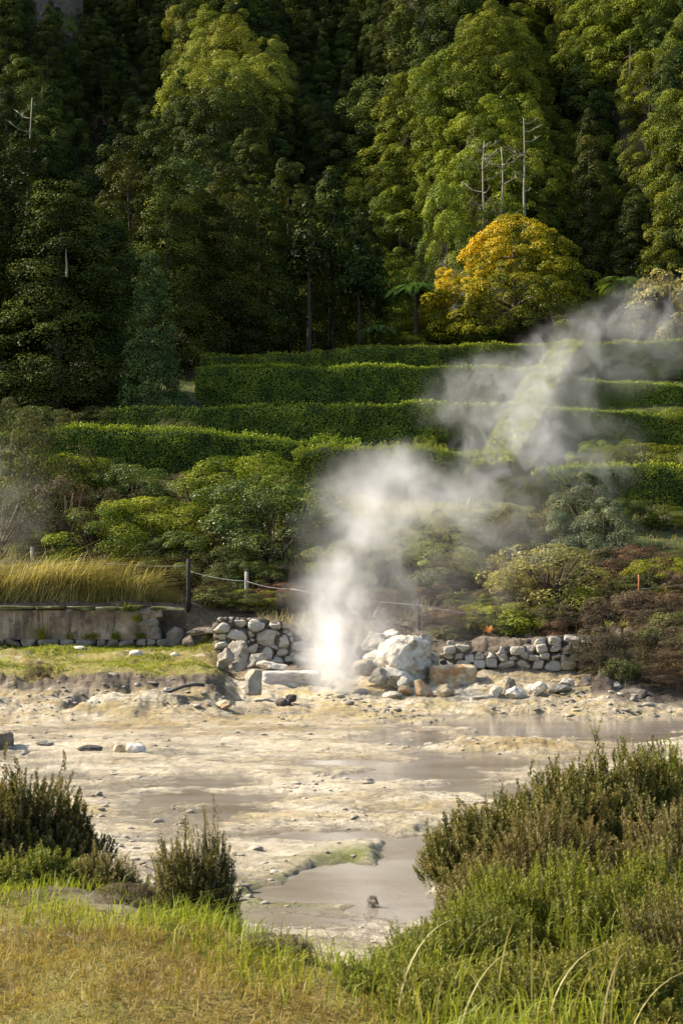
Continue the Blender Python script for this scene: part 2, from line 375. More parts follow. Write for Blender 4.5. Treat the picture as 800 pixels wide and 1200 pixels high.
# ground material
def ground_mat():
    m, t, out = nt('ground')
    ge = N(t, 'ShaderNodeNewGeometry'); pos = ge.outputs['Position']
    A = lambda n: N(t, 'ShaderNodeAttribute', attribute_name=n).outputs['Fac']
    sep = N(t, 'ShaderNodeSeparateXYZ'); t.links.new(pos, sep.inputs[0])
    st = scaled(t, pos, .55, 1.0, 1.0)
    n1 = noise(t, st, .55, 10, .62, .6)
    mudc = ramp(t, [(.28, (.17, .15, .12)), (.37, (.31, .265, .195)), (.45, (.50, .43, .30)), (.57, (.67, .595, .45)), (.70, (.50, .42, .29)), (.8, (.5, .45, .36))], n1).outputs[0]
    n2 = noise(t, scaled(t, pos, .6, 1.2, 1), .9, 9, .65, 1.0)
    f2 = ramp(t, [(.46, (0,)), (.60, (1,))], n2).outputs[0]
    mudc = mixc(t, math_n(t, 'MULTIPLY', math_n(t, 'MULTIPLY', f2, A('sulf')), .85), mudc, (.50, .385, .155))
    n3 = noise(t, scaled(t, pos, .5, 1.5, 1), 1.7, 8, .7, .5)
    f3 = ramp(t, [(.56, (0,)), (.66, (1,))], n3).outputs[0]
    mudc = mixc(t, math_n(t, 'MULTIPLY', f3, .55), mudc, (.27, .19, .095))
    n4 = noise(t, pos, 7, 8, .7)
    f4 = ramp(t, [(.30, (1,)), (.44, (0,))], n4).outputs[0]
    mudc = mixc(t, math_n(t, 'MULTIPLY', f4, .6), mudc, (.13, .105, .075))
    # broken edges of thin crust sheets
    nl = noise(t, scaled(t, pos, .42, 1.15, 1), .75, 11, .66, .7)
    q = math_n(t, 'FRACT', math_n(t, 'MULTIPLY', nl, 13.0))
    crk = ramp(t, [(0, (1,)), (.14, (.5,)), (.30, (0,))], q).outputs[0]
    crm = ramp(t, [(.36, (0,)), (.52, (1,))], noise(t, pos, .5, 4, .6)).outputs[0]
    mudc = mixc(t, math_n(t, 'MULTIPLY', math_n(t, 'MULTIPLY', crk, crm), .85), mudc, (.11, .085, .055))
    n9 = noise(t, scaled(t, pos, .8, 1.3, 1), 3.3, 10, .75, .4)
    mudc = mixc(t, ramp(t, [(.50, (0,)), (.66, (.75,))], n9).outputs[0], mudc, (.23, .185, .125))
    mudc = mixc(t, math_n(t, 'MULTIPLY', A('ochre'), ramp(t, [(.36, (0,)), (.56, (.9,))], n2).outputs[0]), mudc, ramp(t, [(.35, (.14, .10, .055)), (.5, (.30, .21, .08)), (.65, (.46, .37, .20))], n9).outputs[0])
    mudc = mixc(t, ramp(t, [(.60, (0,)), (.72, (.8,))], noise(t, pos, 16, 6, .7)).outputs[0], mudc, (.66, .62, .53))
    wet = math_n(t, 'MULTIPLY', A('wet'), ramp(t, [(.3, (.5,)), (.6, (1,))], n1).outputs[0])
    mudc = mixc(t, math_n(t, 'MULTIPLY', wet, .85), mudc, (.215, .18, .13))
    mudc = mixc(t, math_n(t, 'MULTIPLY', A('algae'), ramp(t, [(.38, (0,)), (.52, (1,))], n2).outputs[0]), mudc, (.13, .15, .02))
    # turf
    n5 = noise(t, pos, 1.6, 8, .65)
    turf = ramp(t, [(.30, (.11, .08, .04)), (.44, (.29, .22, .07)), (.56, (.23, .22, .045)), (.70, (.40, .31, .14))], n5).outputs[0]
    turfc = mixc(t, ramp(t, [(.60, (0,)), (.68, (1,))], noise(t, pos, 1.1, 6, .6)).outputs[0], turf, (.42, .36, .24))
    # bare soil
    n6 = noise(t, pos, 1.1, 10, .7, .3)
    soil = ramp(t, [(.3, (.045, .034, .022)), (.48, (.13, .10, .068)), (.60, (.25, .20, .145)), (.74, (.38, .33, .26))], n6).outputs[0]
    n7 = noise(t, pos, .35, 8, .65)
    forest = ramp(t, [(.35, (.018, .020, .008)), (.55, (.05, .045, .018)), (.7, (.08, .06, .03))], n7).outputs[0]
    lawn = ramp(t, [(.35, (.04, .05, .011)), (.5, (.075, .09, .016)), (.65, (.12, .10, .035))], n7).outputs[0]
    c = mixc(t, A('mud'), soil, mudc)
    c = mixc(t, A('turf'), c, turfc)
    c = mixc(t, A('lawn'), c, lawn)
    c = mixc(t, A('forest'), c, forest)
    # bare brown earth on steep little faces
    nz = N(t, 'ShaderNodeSeparateXYZ'); t.links.new(ge.outputs['True Normal'], nz.inputs[0])
    stp = ramp(t, [(.55, (1,)), (.80, (0,))], nz.outputs[2]).outputs[0]
    nf = math_n(t, 'SUBTRACT', 1.0, A('forest'))
    c = mixc(t, math_n(t, 'MULTIPLY', math_n(t, 'MULTIPLY', stp, nf), .75), c, ramp(t, [(.35, (.06, .045, .03)), (.65, (.24, .19, .13))], n4).outputs[0])
    b = N(t, 'ShaderNodeBsdfPrincipled'); t.links.new(c, b.inputs['Base Color'])
    ro = math_n(t, 'SUBTRACT', .9, math_n(t, 'MULTIPLY', A('wet'), .55)); t.links.new(ro, b.inputs['Roughness'])
    b.inputs['Specular IOR Level'].default_value = .3
    bp = N(t, 'ShaderNodeBump'); bp.inputs['Strength'].default_value = 1.0; bp.inputs['Distance'].default_value = .11
    hh = math_n(t, 'ADD', math_n(t, 'ADD', noise(t, pos, 9, 8, .75), math_n(t, 'MULTIPLY', noise(t, st, 2.5, 8, .65, .8), 1.6)), math_n(t, 'MULTIPLY', math_n(t, 'MULTIPLY', q, crm), .35))
    t.links.new(hh, bp.inputs['Height']); t.links.new(bp.outputs[0], b.inputs['Normal'])
    t.links.new(b.outputs[0], out.inputs[0])
    return m
def build_ground():
    ys = np.concatenate([np.linspace(-60, 3, 40)[:-1], np.geomspace(3, 50, 640), np.geomspace(50, 330, 190)[1:]])
    sc = np.concatenate([np.linspace(-1, -.34, 45)[:-1], np.linspace(-.34, .34, 460), np.linspace(.34, 1, 45)[1:]])
    W = np.maximum(np.abs(ys), 3) * .78 + 3
    X = sc[None, :] * W[:, None]; Y = np.repeat(ys[:, None], len(sc), 1)
    Z = height(X, Y)
    x, y, z = X.ravel(), Y.ravel(), Z.ravel()
    n, k = X.shape
    i, j = np.meshgrid(np.arange(n - 1), np.arange(k - 1), indexing='ij')
    a = (i * k + j).ravel()
    Fq = np.stack([a, a + 1, a + k + 1, a + k], 1)
    c = col_px(x, y); nz_ = fbm(x * .8, y * .8, seed=80, oct=3) * .5
    e = edge(x)
    mudm = sst(e + 3.0, e + 4.2, y + nz_) * np.where(c < 265, sst(36.9, 36.3, y + .4 * nz_), np.where(c < 690, sst(42.2, 41, y + nz_), sst(38.3, 37.2, y + nz_)))
    turf = sst(e + .15, e - .35, y + .5 * nz_) + sst(37.25, 37.6, y + .25 * nz_) * sst(45.6, 45.2, y) * sst(268, 245, c)
    wet = sst(.040, .006, z + .02 * nz_) * mudm
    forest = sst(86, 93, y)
    lawn = sst(46, 52, y + nz_ * 3) * (1 - forest)
    sulf = np.clip(.25 + .9 * sst(31, 34.5, y) + .55 * np.exp(-((y - 20.0) / 1.1) ** 2) + np.exp(-(((x - ix0) / 2) ** 2 + ((y - iy0) / 1.6) ** 2)), 0, 1)
    och = np.maximum(np.exp(-(((x - ix0) / 2.1) ** 2 + ((y - iy0) / 1.7) ** 2)), .95 * np.exp(-((y - 33.0) / 1.5) ** 2) * sst(560, 420, c)) + .45 * np.exp(-((y - 36.2) / .8) ** 2)
    gx, gy = g0(405, 1008); al = .9 * np.exp(-(((x - gx) / .65) ** 2 + ((y - gy) / .55) ** 2))
    gx, gy = g0(335, 1045); al = np.maximum(al, np.exp(-(((x - gx) / .6) ** 2 + ((y - gy) / .8) ** 2)))
    gx, gy = g0(545, 985); al = np.maximum(al, .8 * np.exp(-(((x - gx) / .5) ** 2 + ((y - gy) / .8) ** 2)))
    me = mesh('ground', np.stack([x, y, z], 1), Fq, dict(mud=mudm, turf=turf, wet=wet, forest=forest, lawn=lawn, sulf=sulf, algae=al, ochre=och), M['ground'], True)
    tag(link('ground', me), kind='structure')
M['ground'] = ground_mat()
build_ground()
def water_mat():
    m, t, out = nt('grey_muddy_water')
    ge = N(t, 'ShaderNodeNewGeometry'); pos = ge.outputs['Position']
    n = noise(t, scaled(t, pos, .6, 1.2, 1), .8, 6, .6, .8)
    c = ramp(t, [(.35, (.165, .135, .10)), (.55, (.21, .182, .148)), (.7, (.26, .23, .185))], n).outputs[0]
    b = N(t, 'ShaderNodeBsdfPrincipled'); t.links.new(c, b.inputs['Base Color']); b.inputs['Roughness'].default_value = .07
    b.inputs['IOR'].default_value = 1.33
    bp = N(t, 'ShaderNodeBump'); bp.inputs['Strength'].default_value = .10; bp.inputs['Distance'].default_value = .02
    t.links.new(noise(t, scaled(t, pos, 1, 1, 1), 14, 3, .5), bp.inputs['Height']); t.links.new(bp.outputs[0], b.inputs['Normal'])
    t.links.new(b.outputs[0], out.inputs[0]); return m
M['water'] = water_mat()
V = np.array([[-9, 11, 0], [12, 11, 0], [24, 38.5, 0], [-12, 38.5, 0]], float)
tag(link('water', mesh('water', V, np.array([[0, 1, 2, 3]]), {}, M['water'])), kind='structure')

# ------------------------------------------------------------------ vegetation generators
def crown_mesh(name, mat, H, R, prof, z0, n, cr, per, ll, lw, tgrad=None, flat=.75, droop=.15, ang_wob=.25, outw=.7, coh=.26, lobes=0):
    mb = MB()
    tt = np.linspace(0, 1, 200); pr = np.array([prof(a) for a in tt]); w = pr + .08; w = w / w.sum()
    t = rng.choice(tt, n, p=w) + rng.uniform(-.003, .003, n); t = np.clip(t, 0, 1)
    an = rng.uniform(0, 2 * PI, n)
    Rr = R * np.interp(t, tt, pr) * (1 + ang_wob * vnoise(np.cos(an) * 1.7 + 5, np.sin(an) * 1.7, t * 6, int(rng.integers(1e6))))
    rad = Rr * (.55 + .45 * np.sqrt(rng.random(n)))
    out = np.stack([np.cos(an), np.sin(an), np.zeros(n)], 1)
    C = out * rad[:, None]; C[:, 2] = z0 + t * (H - z0) - droop * rad
    crr = cr * rng.uniform(.6, 1.35, n) * (.55 + .45 * np.minimum(1, np.interp(t, tt, pr) * 1.6))
    ct = rng.random(n)
    if tgrad is not None: ct = np.clip(tgrad(C, t) + (ct - .5) * .45, 0, 1)
    idx = np.repeat(np.arange(n), per); m = len(idx)
    d = unit(rdir(m) + out[idx] * .6 + np.array([0, 0, .55]))
    Pn = C[idx] + d * crr[idx, None] * (.62 + .38 * np.sqrt(rng.random(m)))[:, None] * [1, 1, flat]
    nr = unit(d + coh * rdir(m) + np.array([0, 0, .25]))
    D = unit(np.cross(nr, rdir(m)) + .25 * d + np.array([0, 0, -.1])); Sd = unit(np.cross(nr, D))
    leaves(mb, Pn, D, Sd, ll * rng.uniform(.6, 1.3, m), lw * rng.uniform(.7, 1.2, m), ct[idx])
    return mb.build(name, mat)
def trunk_mesh(name, mat, H, r, limbs=6, spread=1.5, zlo=.35):
    mb = MB()
    k = 7; zz = np.linspace(-.6, H, k)
    ax = np.cumsum(rng.normal(0, .03 * H / k, (k, 2)), 0); ax -= ax[0]
    mb.add(*tube(np.column_stack([ax, zz]), np.linspace(r, r * .12, k), 7))
    for i in range(limbs):
        z = rng.uniform(zlo, .9) * H; a = rng.uniform(0, 2 * PI); L = spread * rng.uniform(.6, 1) * (1.15 - z / H)
        s = np.linspace(0, 1, 5)
        b0 = np.array([np.interp(z, zz, ax[:, 0]), np.interp(z, zz, ax[:, 1]), z])
        pts = b0 + np.stack([np.cos(a) * L * s, np.sin(a) * L * s, L * (.35 * s - .15 * s * s)], 1)
        mb.add(*tube(pts, np.linspace(r * .35, r * .05, 5), 5))
    return mb.build(name, mat, True)
con = lambda a: (1 - a) ** .75 * (.35 + .65 * min(1, a / .18)) + .02
dome = lambda a: max(0.0, 1 - (abs(a - .38) / .64) ** 2.4) ** .6
col_ = lambda a: (max(0, 1 - a) ** .5) * (.6 + .4 * min(1, a / .15)) * .9 + .03
KINDS = {}
def kind(name, lst): KINDS[name] = lst
T_crypt = []
for i in range(4):
    H = 17.0
    T_crypt.append((crown_mesh('crown', M['conifer'], H, 3.0, con if i < 3 else col_, 1.2, 330, .85, 210, .135, .044, flat=.78, droop=.30), trunk_mesh('trunk', M['bark'], H * .80, .26, 8, 2.2, .06), H))
T_cryb = []
for i in range(3):
    H = 17.0
    T_cryb.append((crown_mesh('crown', M['conifer_b'], H, 2.7, con if i < 2 else col_, 1.6, 200, .85, 240, .13, .042, flat=.70, droop=.28), trunk_mesh('trunk', M['bark'], H * .84, .24, 8, 2.2, .1), H))
def round_set(mat, k, H=9.0, R=3.1, n=75, cr=1.0, per=300, ll=.14, lw=.048):
    return [(crown_mesh('crown', M[mat], H, R, dome, .8, n, cr, per, ll, lw, flat=.8), trunk_mesh('trunk', M['bark'], H * .62, .2, 6, 1.6, .3), H) for _ in range(k)]
T_hill = round_set('hill', 2, 7.0, 1.9, 60, .72, 260, .125, .043) + [(crown_mesh('crown', M['hill'], 10, 1.9, con, .4, 130, .66, 240, .12, .04, droop=.3), trunk_mesh('trunk', M['bark'], 7.5, .18, 6, 1.4, .1), 10) for _ in range(3)]
T_spur = round_set('spur', 4, 7.5, 2.5, 105, .62, 250, .11, .04)
T_lit = round_set('lit', 2, 6.5, 1.9, 60, .66, 240, .12, .042)
T_rust = round_set('rust', 1, 8, 2.4, 90, .7, 40)
def plant_tree(kindname, variant, x, y, H, label, cat='tree', group=None, wid=1.0, z=None, rz=None):
    cm, tm, H0 = variant
    s = H / H0
    r = link(kindname, None, loc=(x, y, (hz(x, y) if z is None else z) - .15), rz=rng.uniform(0, 2 * PI) if rz is None else rz, sc=(s * wid, s * wid, s))
    r.empty_display_size = .5
    link('trunk', tm, r); link('crown', cm, r)
    return tag(r, label, cat, group)

# ---- wooded hillside: every tree its own object
def hill_trees():
    spots = []
    ystep = 3.0
    row = 0
    for y in np.arange(97, 172, ystep):
        row += 1
        for x in np.arange(-44, 46, 3.3):
            xx = x + rng.uniform(-1.3, 1.3) + (row % 2) * 1.6; yy = y + rng.uniform(-1.3, 1.3)
            spots.append((xx, yy))
    nvis = 0
    for (xx, yy) in spots:
        z = hz(xx, yy)
        px, py = to_px(xx, yy, z + 6)
        if px < -40 or px > 840 or py < -60: continue
        # the flat forest edge keeps room for the tall conifers
        if yy < 104 and px < 430: continue
        if px < 62 and py < 95 and yy < 160 and rng.random() < .4: continue
        if py > 330: continue
        if 480 < px < 740 and py > 235: continue
        size = rng.uniform(.8, 1.25)
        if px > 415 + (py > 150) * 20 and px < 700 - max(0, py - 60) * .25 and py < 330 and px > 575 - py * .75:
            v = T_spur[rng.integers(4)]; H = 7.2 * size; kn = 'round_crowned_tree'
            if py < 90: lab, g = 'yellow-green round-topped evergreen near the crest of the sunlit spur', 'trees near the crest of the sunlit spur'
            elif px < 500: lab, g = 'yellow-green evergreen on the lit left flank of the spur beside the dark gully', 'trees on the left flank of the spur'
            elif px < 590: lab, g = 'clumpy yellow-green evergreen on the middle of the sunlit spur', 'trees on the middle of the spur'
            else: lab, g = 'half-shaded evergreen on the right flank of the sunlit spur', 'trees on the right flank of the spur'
        elif px >= 680 - max(0, py - 100) * .1:
            v = T_spur[rng.integers(4)] if rng.random() < .6 else T_hill[rng.integers(5)]; H = 7.8 * size; kn = 'round_crowned_tree'
            if py < 100: lab, g = 'clumpy green evergreen high on the right-hand spur', 'trees high on the right-hand spur'
            else: lab, g = 'green evergreen low on the right-hand spur, above the golden tree', 'trees low on the right-hand spur'
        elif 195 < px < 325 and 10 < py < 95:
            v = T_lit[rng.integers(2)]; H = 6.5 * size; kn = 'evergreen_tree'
            lab, g = 'tree coloured paler for sunlight, in the bright patch high on the left hillside', 'trees in the bright patch on the hillside'
        elif 75 < px < 130 and 130 < py < 200 and rng.random() < .75:
            v = T_rust[0]; H = 6.5 * size; kn = 'withered_tree'
            lab, g = 'rusty brown withered tree among green ones on the left hillside', 'withered trees on the left hillside'
        else:
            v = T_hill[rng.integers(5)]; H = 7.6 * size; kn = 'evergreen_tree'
            if rng.random() < .12: v = T_cryb[rng.integers(3)]; H *= 1.2
            if py < 60:
                lab, g = (('dark evergreen at the top of the hillside, left of the bright patch', 'top hillside trees left of the bright patch') if px < 200 else
                          ('dark evergreen at the top of the hillside, between bright patch and spur', 'top hillside trees beside the spur'))
            elif py < 150:
                lab, g = (('dark green evergreen halfway up the hillside under the cliff', 'hillside trees under the cliff') if px < 200 else
                          ('dark green evergreen halfway up the hillside, below the bright patch', 'hillside trees below the bright patch') if px < 360 else
                          ('dark green evergreen in the gully left of the sunlit spur', 'gully trees left of the spur'))
            else:
                lab, g = (('dark evergreen low on the hillside, just behind the tall left conifers', 'low hillside trees on the left') if px < 240 else
                          ('dark evergreen low on the hillside, behind the conifers above the hedges', 'low hillside trees in the middle'))
        plant_tree(kn, v, xx, yy, H, lab, 'tree', g, wid=rng.uniform(.9, 1.25)); nvis += 1
    print('hill trees', nvis)
hill_trees()

# ---- tall conifers in front of the hillside, measured one by one: (px, top py, depth, kind, width, label)
TALL = [
    (-25, 120, 76, 'a', 1.25, 'huge dark conifer cut by the left edge of the photo, above the thicket'),
    (28, 150, 80, 'a', 1.15, 'tall dark conifer second from the left edge, its foot in the thicket'),
    (72, 205, 74, 'a', 1.2, 'broad dark conifer in front of a bare snag, on the left'),
    (118, 235, 77, 'a', 1.0, 'shorter dark conifer between the broad left one and the feathery tree'),
    (152, 150, 88, 'b', 1.05, 'tall olive conifer with a pointed top, left of the middle'),
    (196, 185, 86, 'b', .95, 'olive conifer just right of the pointed tall one'),
    (232, 215, 90, 'a', 1.0, 'dark conifer behind the left end of the top hedge'),
    (268, 185, 90, 'b', 1.0, 'shaggy olive conifer with drooping clumps above the top hedge'),
    (305, 205, 93, 'a', .95, 'dark conifer right of the shaggy olive one, above the top hedge'),
    (338, 180, 95, 'b', .9, 'slim olive conifer above the top hedge, left of the bare trunks'),
    (385, 195, 97, 'a', .9, 'dark conifer above the bare trunks left of the tree fern'),
    (425, 240, 99, 'a', .8, 'narrow dark conifer in the gully left of the tree fern'),
    (522, 215, 99, 'c', .75, 'narrow green conifer left of the golden tree'),
    (690, 128, 104, 'b', .85, 'lone tiered conifer standing right of the golden tree'),
    (560, 185, 102, 'b', .6, 'thin olive conifer behind the dead trunks, left one'),
    (640, 200, 104, 'a', .7, 'dark conifer behind the right shoulder of the golden tree'),
    (742, 215, 101, 'a', .8, 'dark conifer in the shade, right of the tiered conifer'),
]
for (px, py, Y, k, w, lab) in TALL:
    p = P(px, py, Y); z = hz(p[0], Y)
    v = T_crypt[rng.integers(4)] if k == 'a' else T_cryb[rng.integers(3)] if k == 'b' else (T_spur[0])
    plant_tree('conifer_tree', v, p[0], Y, p[2] - z, lab, 'tree', wid=w * 17.0 / max(p[2] - z, 9) if k != 'c' else .55)
# bare lower trunks seen in the dark under the conifers
for i, (px, yt, Y, lab) in enumerate([(362, 300, 92, 'tall bare conifer trunk in the dark, leftmost of the grove behind the top hedge'),
                                      (392, 290, 95, 'bare conifer trunk behind the middle of the top hedge'),
                                      (421, 330, 93, 'bare trunk in the dark grove, left one of the close pair'),
                                      (432, 340, 94, 'bare trunk in the dark grove, right one of the close pair')]):
    p = P(px, yt, Y); z = hz(p[0], Y); H = p[2] - z
    v = (crown_mesh('crown', M['conifer'], H * 1.5, 1.5, con, H * .85, 60, .6, 50, .26, .07), trunk_mesh('trunk', M['bark'], H * 1.4, .20, 6, 1.0, .55), H)
    plant_tree('conifer_tree', v, p[0], Y, H, lab)
# feathery lit tree at the left
p = P(178, 290, 72); z = hz(p[0], 72)
plant_tree('evergreen_tree', (crown_mesh('crown', M['feather'], 14, 3.0, con, .8, 260, .7, 60, .26, .06, droop=.35), trunk_mesh('trunk', M['bark'], 13.5, .25, 8, 2, .1), 14.0),
           p[0], 72, p[2] - z, 'feathery grey-green tree in front of the dark conifers, left of the top hedges', wid=.85)
# golden tree
gp = P(602, 250, 91); gz = hz(gp[0], 91)
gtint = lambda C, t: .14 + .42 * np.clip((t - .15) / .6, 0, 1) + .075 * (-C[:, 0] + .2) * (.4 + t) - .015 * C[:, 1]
dome2 = lambda a: max(0.0, 1 - a ** 1.35) ** .72 * (.9 + .1 * min(1, a / .12)) * 1.06
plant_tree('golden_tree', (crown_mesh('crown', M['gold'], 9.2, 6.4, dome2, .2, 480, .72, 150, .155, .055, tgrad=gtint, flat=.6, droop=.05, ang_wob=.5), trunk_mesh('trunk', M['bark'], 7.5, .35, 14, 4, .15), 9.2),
           gp[0], 91, gp[2] - gz, 'broad autumn tree with golden orange leaves above the top hedge', rz=0.001)
yp = P(785, 315, 88); z = hz(yp[0], 88)
plant_tree('evergreen_tree', (crown_mesh('crown', M['willow'], 7, 3.6, dome, .4, 200, .6, 70, .22, .07), trunk_mesh('trunk', M['bark'], 6, .2, 10, 2.5, .2), 7.0),
           yp[0], 88, yp[2] - z, 'yellowish rounded tree above the top hedge at the right edge of the photo', wid=1.1)

# dead snags
def snag(px, pyt, Y, lab, n=9, lean=0.0, zbase=None):
    p = P(px, pyt, Y); z = hz(p[0], Y) if zbase is None else zbase; H = p[2] - z
    mb = MB(); zz = np.linspace(-.3, H, 8)
    ax = np.cumsum(rng.normal(0, .09 * min(1, H / 8), (8, 2)), 0); ax -= ax[-1]; ax[:, 0] += lean * (zz - H)
    pts = np.column_stack([ax, zz]); mb.add(*tube(pts, np.linspace(.15, .035, 8) * min(1, .35 + H / 12), 7))
    r = link('dead_tree', None, loc=(p[0], Y, z))
    link('trunk', mb.build('trunk', M['pale_bark'], True), r)
    for i in range(n):
        mb = MB()
        h = rng.uniform(.45, .97) * H; a = rng.choice([0, PI]) + rng.uniform(-.9, .9); L = rng.uniform(.5, 1.7)
        s = np.linspace(0, 1, 6)
        b = np.array([np.interp(h, zz, pts[:, 0]), np.interp(h, zz, pts[:, 1]), h])
        q = b + np.stack([np.cos(a) * L * s, np.sin(a) * L * s, L * (.1 * s + .45 * s ** 2.5)], 1) + np.cumsum(rng.normal(0, .03, (6, 3)), 0)
        mb.add(*tube(q, np.linspace(.045, .012, 6), 5))
        for j in range(2):
            a2 = a + rng.uniform(-1, 1); b2 = q[3 + j]; L2 = L * .4
            q2 = b2 + np.stack([np.cos(a2) * L2 * s, np.sin(a2) * L2 * s, L2 * .7 * s], 1)
            mb.add(*tube(q2, np.linspace(.032, .010, 6), 4))
        link('branch', mb.build('branch', M['pale_bark'], True), r)
    tag(r, lab, 'dead tree')
snag(567, 165, 98.5, 'dead tree with crooked bare branches, leftmost of the three above the golden tree', 18, .03)
snag(587, 172, 98, 'dead bare trunk with few branches, middle of the three above the golden tree', 11)
snag(613, 138, 98.5, 'tall straight dead trunk, rightmost of the three above the golden tree', 9)
snag(38, 115, 110, 'pale forked snag rising from the forest under the dark cliff', 8, .04)
snag(78, 292, 71.5, 'short broken snag in front of the broad dark conifer on the left', 0, zbase=P(78, 318, 71.5)[2])

# tree ferns
def fern(px, pyt, Y, R, lab, n=16):
    p = P(px, pyt, Y); z = hz(p[0], Y); H = max(p[2] - z, .5)
    r = link('tree_fern', None, loc=(p[0], Y, z), rz=rng.uniform(0, 6))
    mb = MB(); zz = np.linspace(-.2, H, 5); mb.add(*tube(np.column_stack([zz * 0, zz * 0, zz]), np.linspace(.16, .12, 5), 7))
    link('trunk', mb.build('trunk', M['bark'], True), r)
    mb = MB()
    for i in range(n):
        a = i / n * 2 * PI + rng.uniform(-.15, .15); L = R * rng.uniform(.85, 1.1); s = np.linspace(.05, 1, 34)
        el = rng.uniform(.25, .55)
        C = np.stack([np.cos(a) * L * s, np.sin(a) * L * s, H + L * (el * s - .75 * s ** 2.2)], 1)
        T = unit(np.gradient(C, axis=0)); side = np.array([-np.sin(a), np.cos(a), 0.0])
        wd = L * .26 * np.sin(np.clip(s * 1.05, 0, 1) * PI) ** .6 + .03
        for sg in (1, -1):
            D = unit(side * sg + T * .35 + np.array([0, 0, -.22])); Sd = unit(T)
            leaves(mb, C, D, np.broadcast_to(Sd, D.shape), wd, L * .018, rng.random())
    link('frond', mb.build('frond', M['fern']), r)['label'] = 'arching feathery fronds'
    tag(r, lab, 'tree fern')
fern(487, 338, 89.5, 2.3, 'big tree fern with arching fronds left of the golden tree', 18)
fern(445, 385, 88, 1.6, 'small tree fern low in the dark, left of the big one')
fern(728, 330, 92, 2.2, 'tree fern among shrubs right of the golden tree, upper one')
fern(705, 360, 89.5, 1.8, 'tree fern among shrubs right of the golden tree, lower one')

# ---- hedges
def hedge(pts, Y, hgt, wid, mat, lab, dens=430, ll=.095, group='clipped hedges on the terraced slope', seed=0, wildness=1.0):
    """pts: (px, top py) along the hedge, Y depth (or list)"""
    Ys = np.broadcast_to(np.asarray(Y, float), (len(pts),))
    A = np.array([P(px, py, yy) for (px, py), yy in zip(pts, Ys)])
    cum = np.concatenate([[0], np.cumsum(np.linalg.norm(np.diff(A, axis=0), axis=1))]); Ltot = cum[-1]
    hs = np.broadcast_to(np.asarray(hgt, float), (len(pts),))
    def frame(s):
        c = np.stack([np.interp(s, cum, A[:, i]) for i in range(3)], -1); h = np.interp(s, cum, hs)
        t = np.stack([np.interp(s + .4, cum, A[:, i]) - np.interp(s - .4, cum, A[:, i]) for i in range(3)], -1); t[..., 2] = 0
        t = unit(t); n = np.stack([-t[..., 1], t[..., 0], np.zeros(t.shape[:-1])], -1)
        return c, h, n
    c0 = A.mean(0).copy(); c0[2] = hz(c0[0], c0[1])
    def surf(s, q, inset):
        # q in 0..1 over front face, top, back face
        c, h, n = frame(s)
        per = 2 * h + wid; d = q * per
        w = wid / 2
        front = d < h; top = (d >= h) & (d < h + wid)
        off = np.where(front, -w, np.where(top, d - h - w, w))
        zz = np.where(front, d, np.where(top, h, per - d))
        nr = np.where(front[..., None], -n, np.where(top[..., None], np.array([0, 0, 1.0]), n))
        rnd = (np.minimum(np.abs(zz - h), .42) - .42) / .42   # -1 at the top edge
        off = off * np.where(top, 1, .60 + .40 * np.clip(zz / h, 0, 1)) * (1 - .22 * rnd * rnd * (~top))
        off = np.where(top, off * .78, off)
        pos = c + n * off[..., None]; pos[..., 2] = c[..., 2] - h + zz
        wob = .11 * fbm(s * .7, q * per * .7, seed=seed, oct=3) + .06 * vnoise(s * 3, zz * 3, off, seed + 9)
        wob_top = .13 * vnoise(s * .45, off, 0, seed + 3)
        nr = nr + np.array([0, 0, .8]) * (rnd * rnd * (~top))[..., None] + np.array([0, 0, -.28]) * (~top)[..., None]; nr = unit(nr)
        pos = pos + nr * (wob * wildness - inset)[..., None]; pos[..., 2] += wob_top * (zz / h)
        return pos, nr
    area = Ltot * (2 * np.mean(hs) + wid); n = int(area * dens * .8)
    s = rng.uniform(0, Ltot, n); q = rng.uniform(0, 1, n)
    pos, nr = surf(s, q, rng.uniform(-.06, .12, n) * wildness)
    d = unit(nr + .26 * rdir(n) + [0, 0, .08])
    D = unit(np.cross(d, rdir(n)) + [0, 0, .12]); Sd = unit(np.cross(d, D))
    mb = MB()
    ti = np.clip(.5 + .5 * fbm(s * 1.3, q * 9, seed=seed + 20, oct=2) + rng.uniform(-.15, .15, n), 0, 1)
    leaves(mb, pos - c0, D, Sd, ll * rng.uniform(.6, 1.3, n), ll * .36, ti)
    # upright sprouts of paler new growth, tint also painting the sunlit top edge
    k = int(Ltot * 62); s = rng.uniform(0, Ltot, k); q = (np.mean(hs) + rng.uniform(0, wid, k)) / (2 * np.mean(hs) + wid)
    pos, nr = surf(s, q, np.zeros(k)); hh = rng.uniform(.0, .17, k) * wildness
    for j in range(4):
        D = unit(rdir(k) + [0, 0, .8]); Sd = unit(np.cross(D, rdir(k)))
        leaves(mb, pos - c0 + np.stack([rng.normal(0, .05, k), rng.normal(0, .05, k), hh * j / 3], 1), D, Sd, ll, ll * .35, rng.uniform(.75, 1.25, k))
    nl = sum(len(f) for f in mb.F[4])
    # dense inner growth
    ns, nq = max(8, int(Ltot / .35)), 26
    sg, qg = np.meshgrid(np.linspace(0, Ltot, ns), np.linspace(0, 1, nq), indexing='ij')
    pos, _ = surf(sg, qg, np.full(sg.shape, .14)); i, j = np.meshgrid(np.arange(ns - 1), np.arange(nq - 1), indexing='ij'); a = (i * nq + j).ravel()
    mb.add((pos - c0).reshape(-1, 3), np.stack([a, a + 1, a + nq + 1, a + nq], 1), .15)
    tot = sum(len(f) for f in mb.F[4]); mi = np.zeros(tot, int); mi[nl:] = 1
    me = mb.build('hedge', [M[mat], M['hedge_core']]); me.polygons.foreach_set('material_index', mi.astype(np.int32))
    tag(link('hedge', me, loc=c0), lab, 'hedge', group)
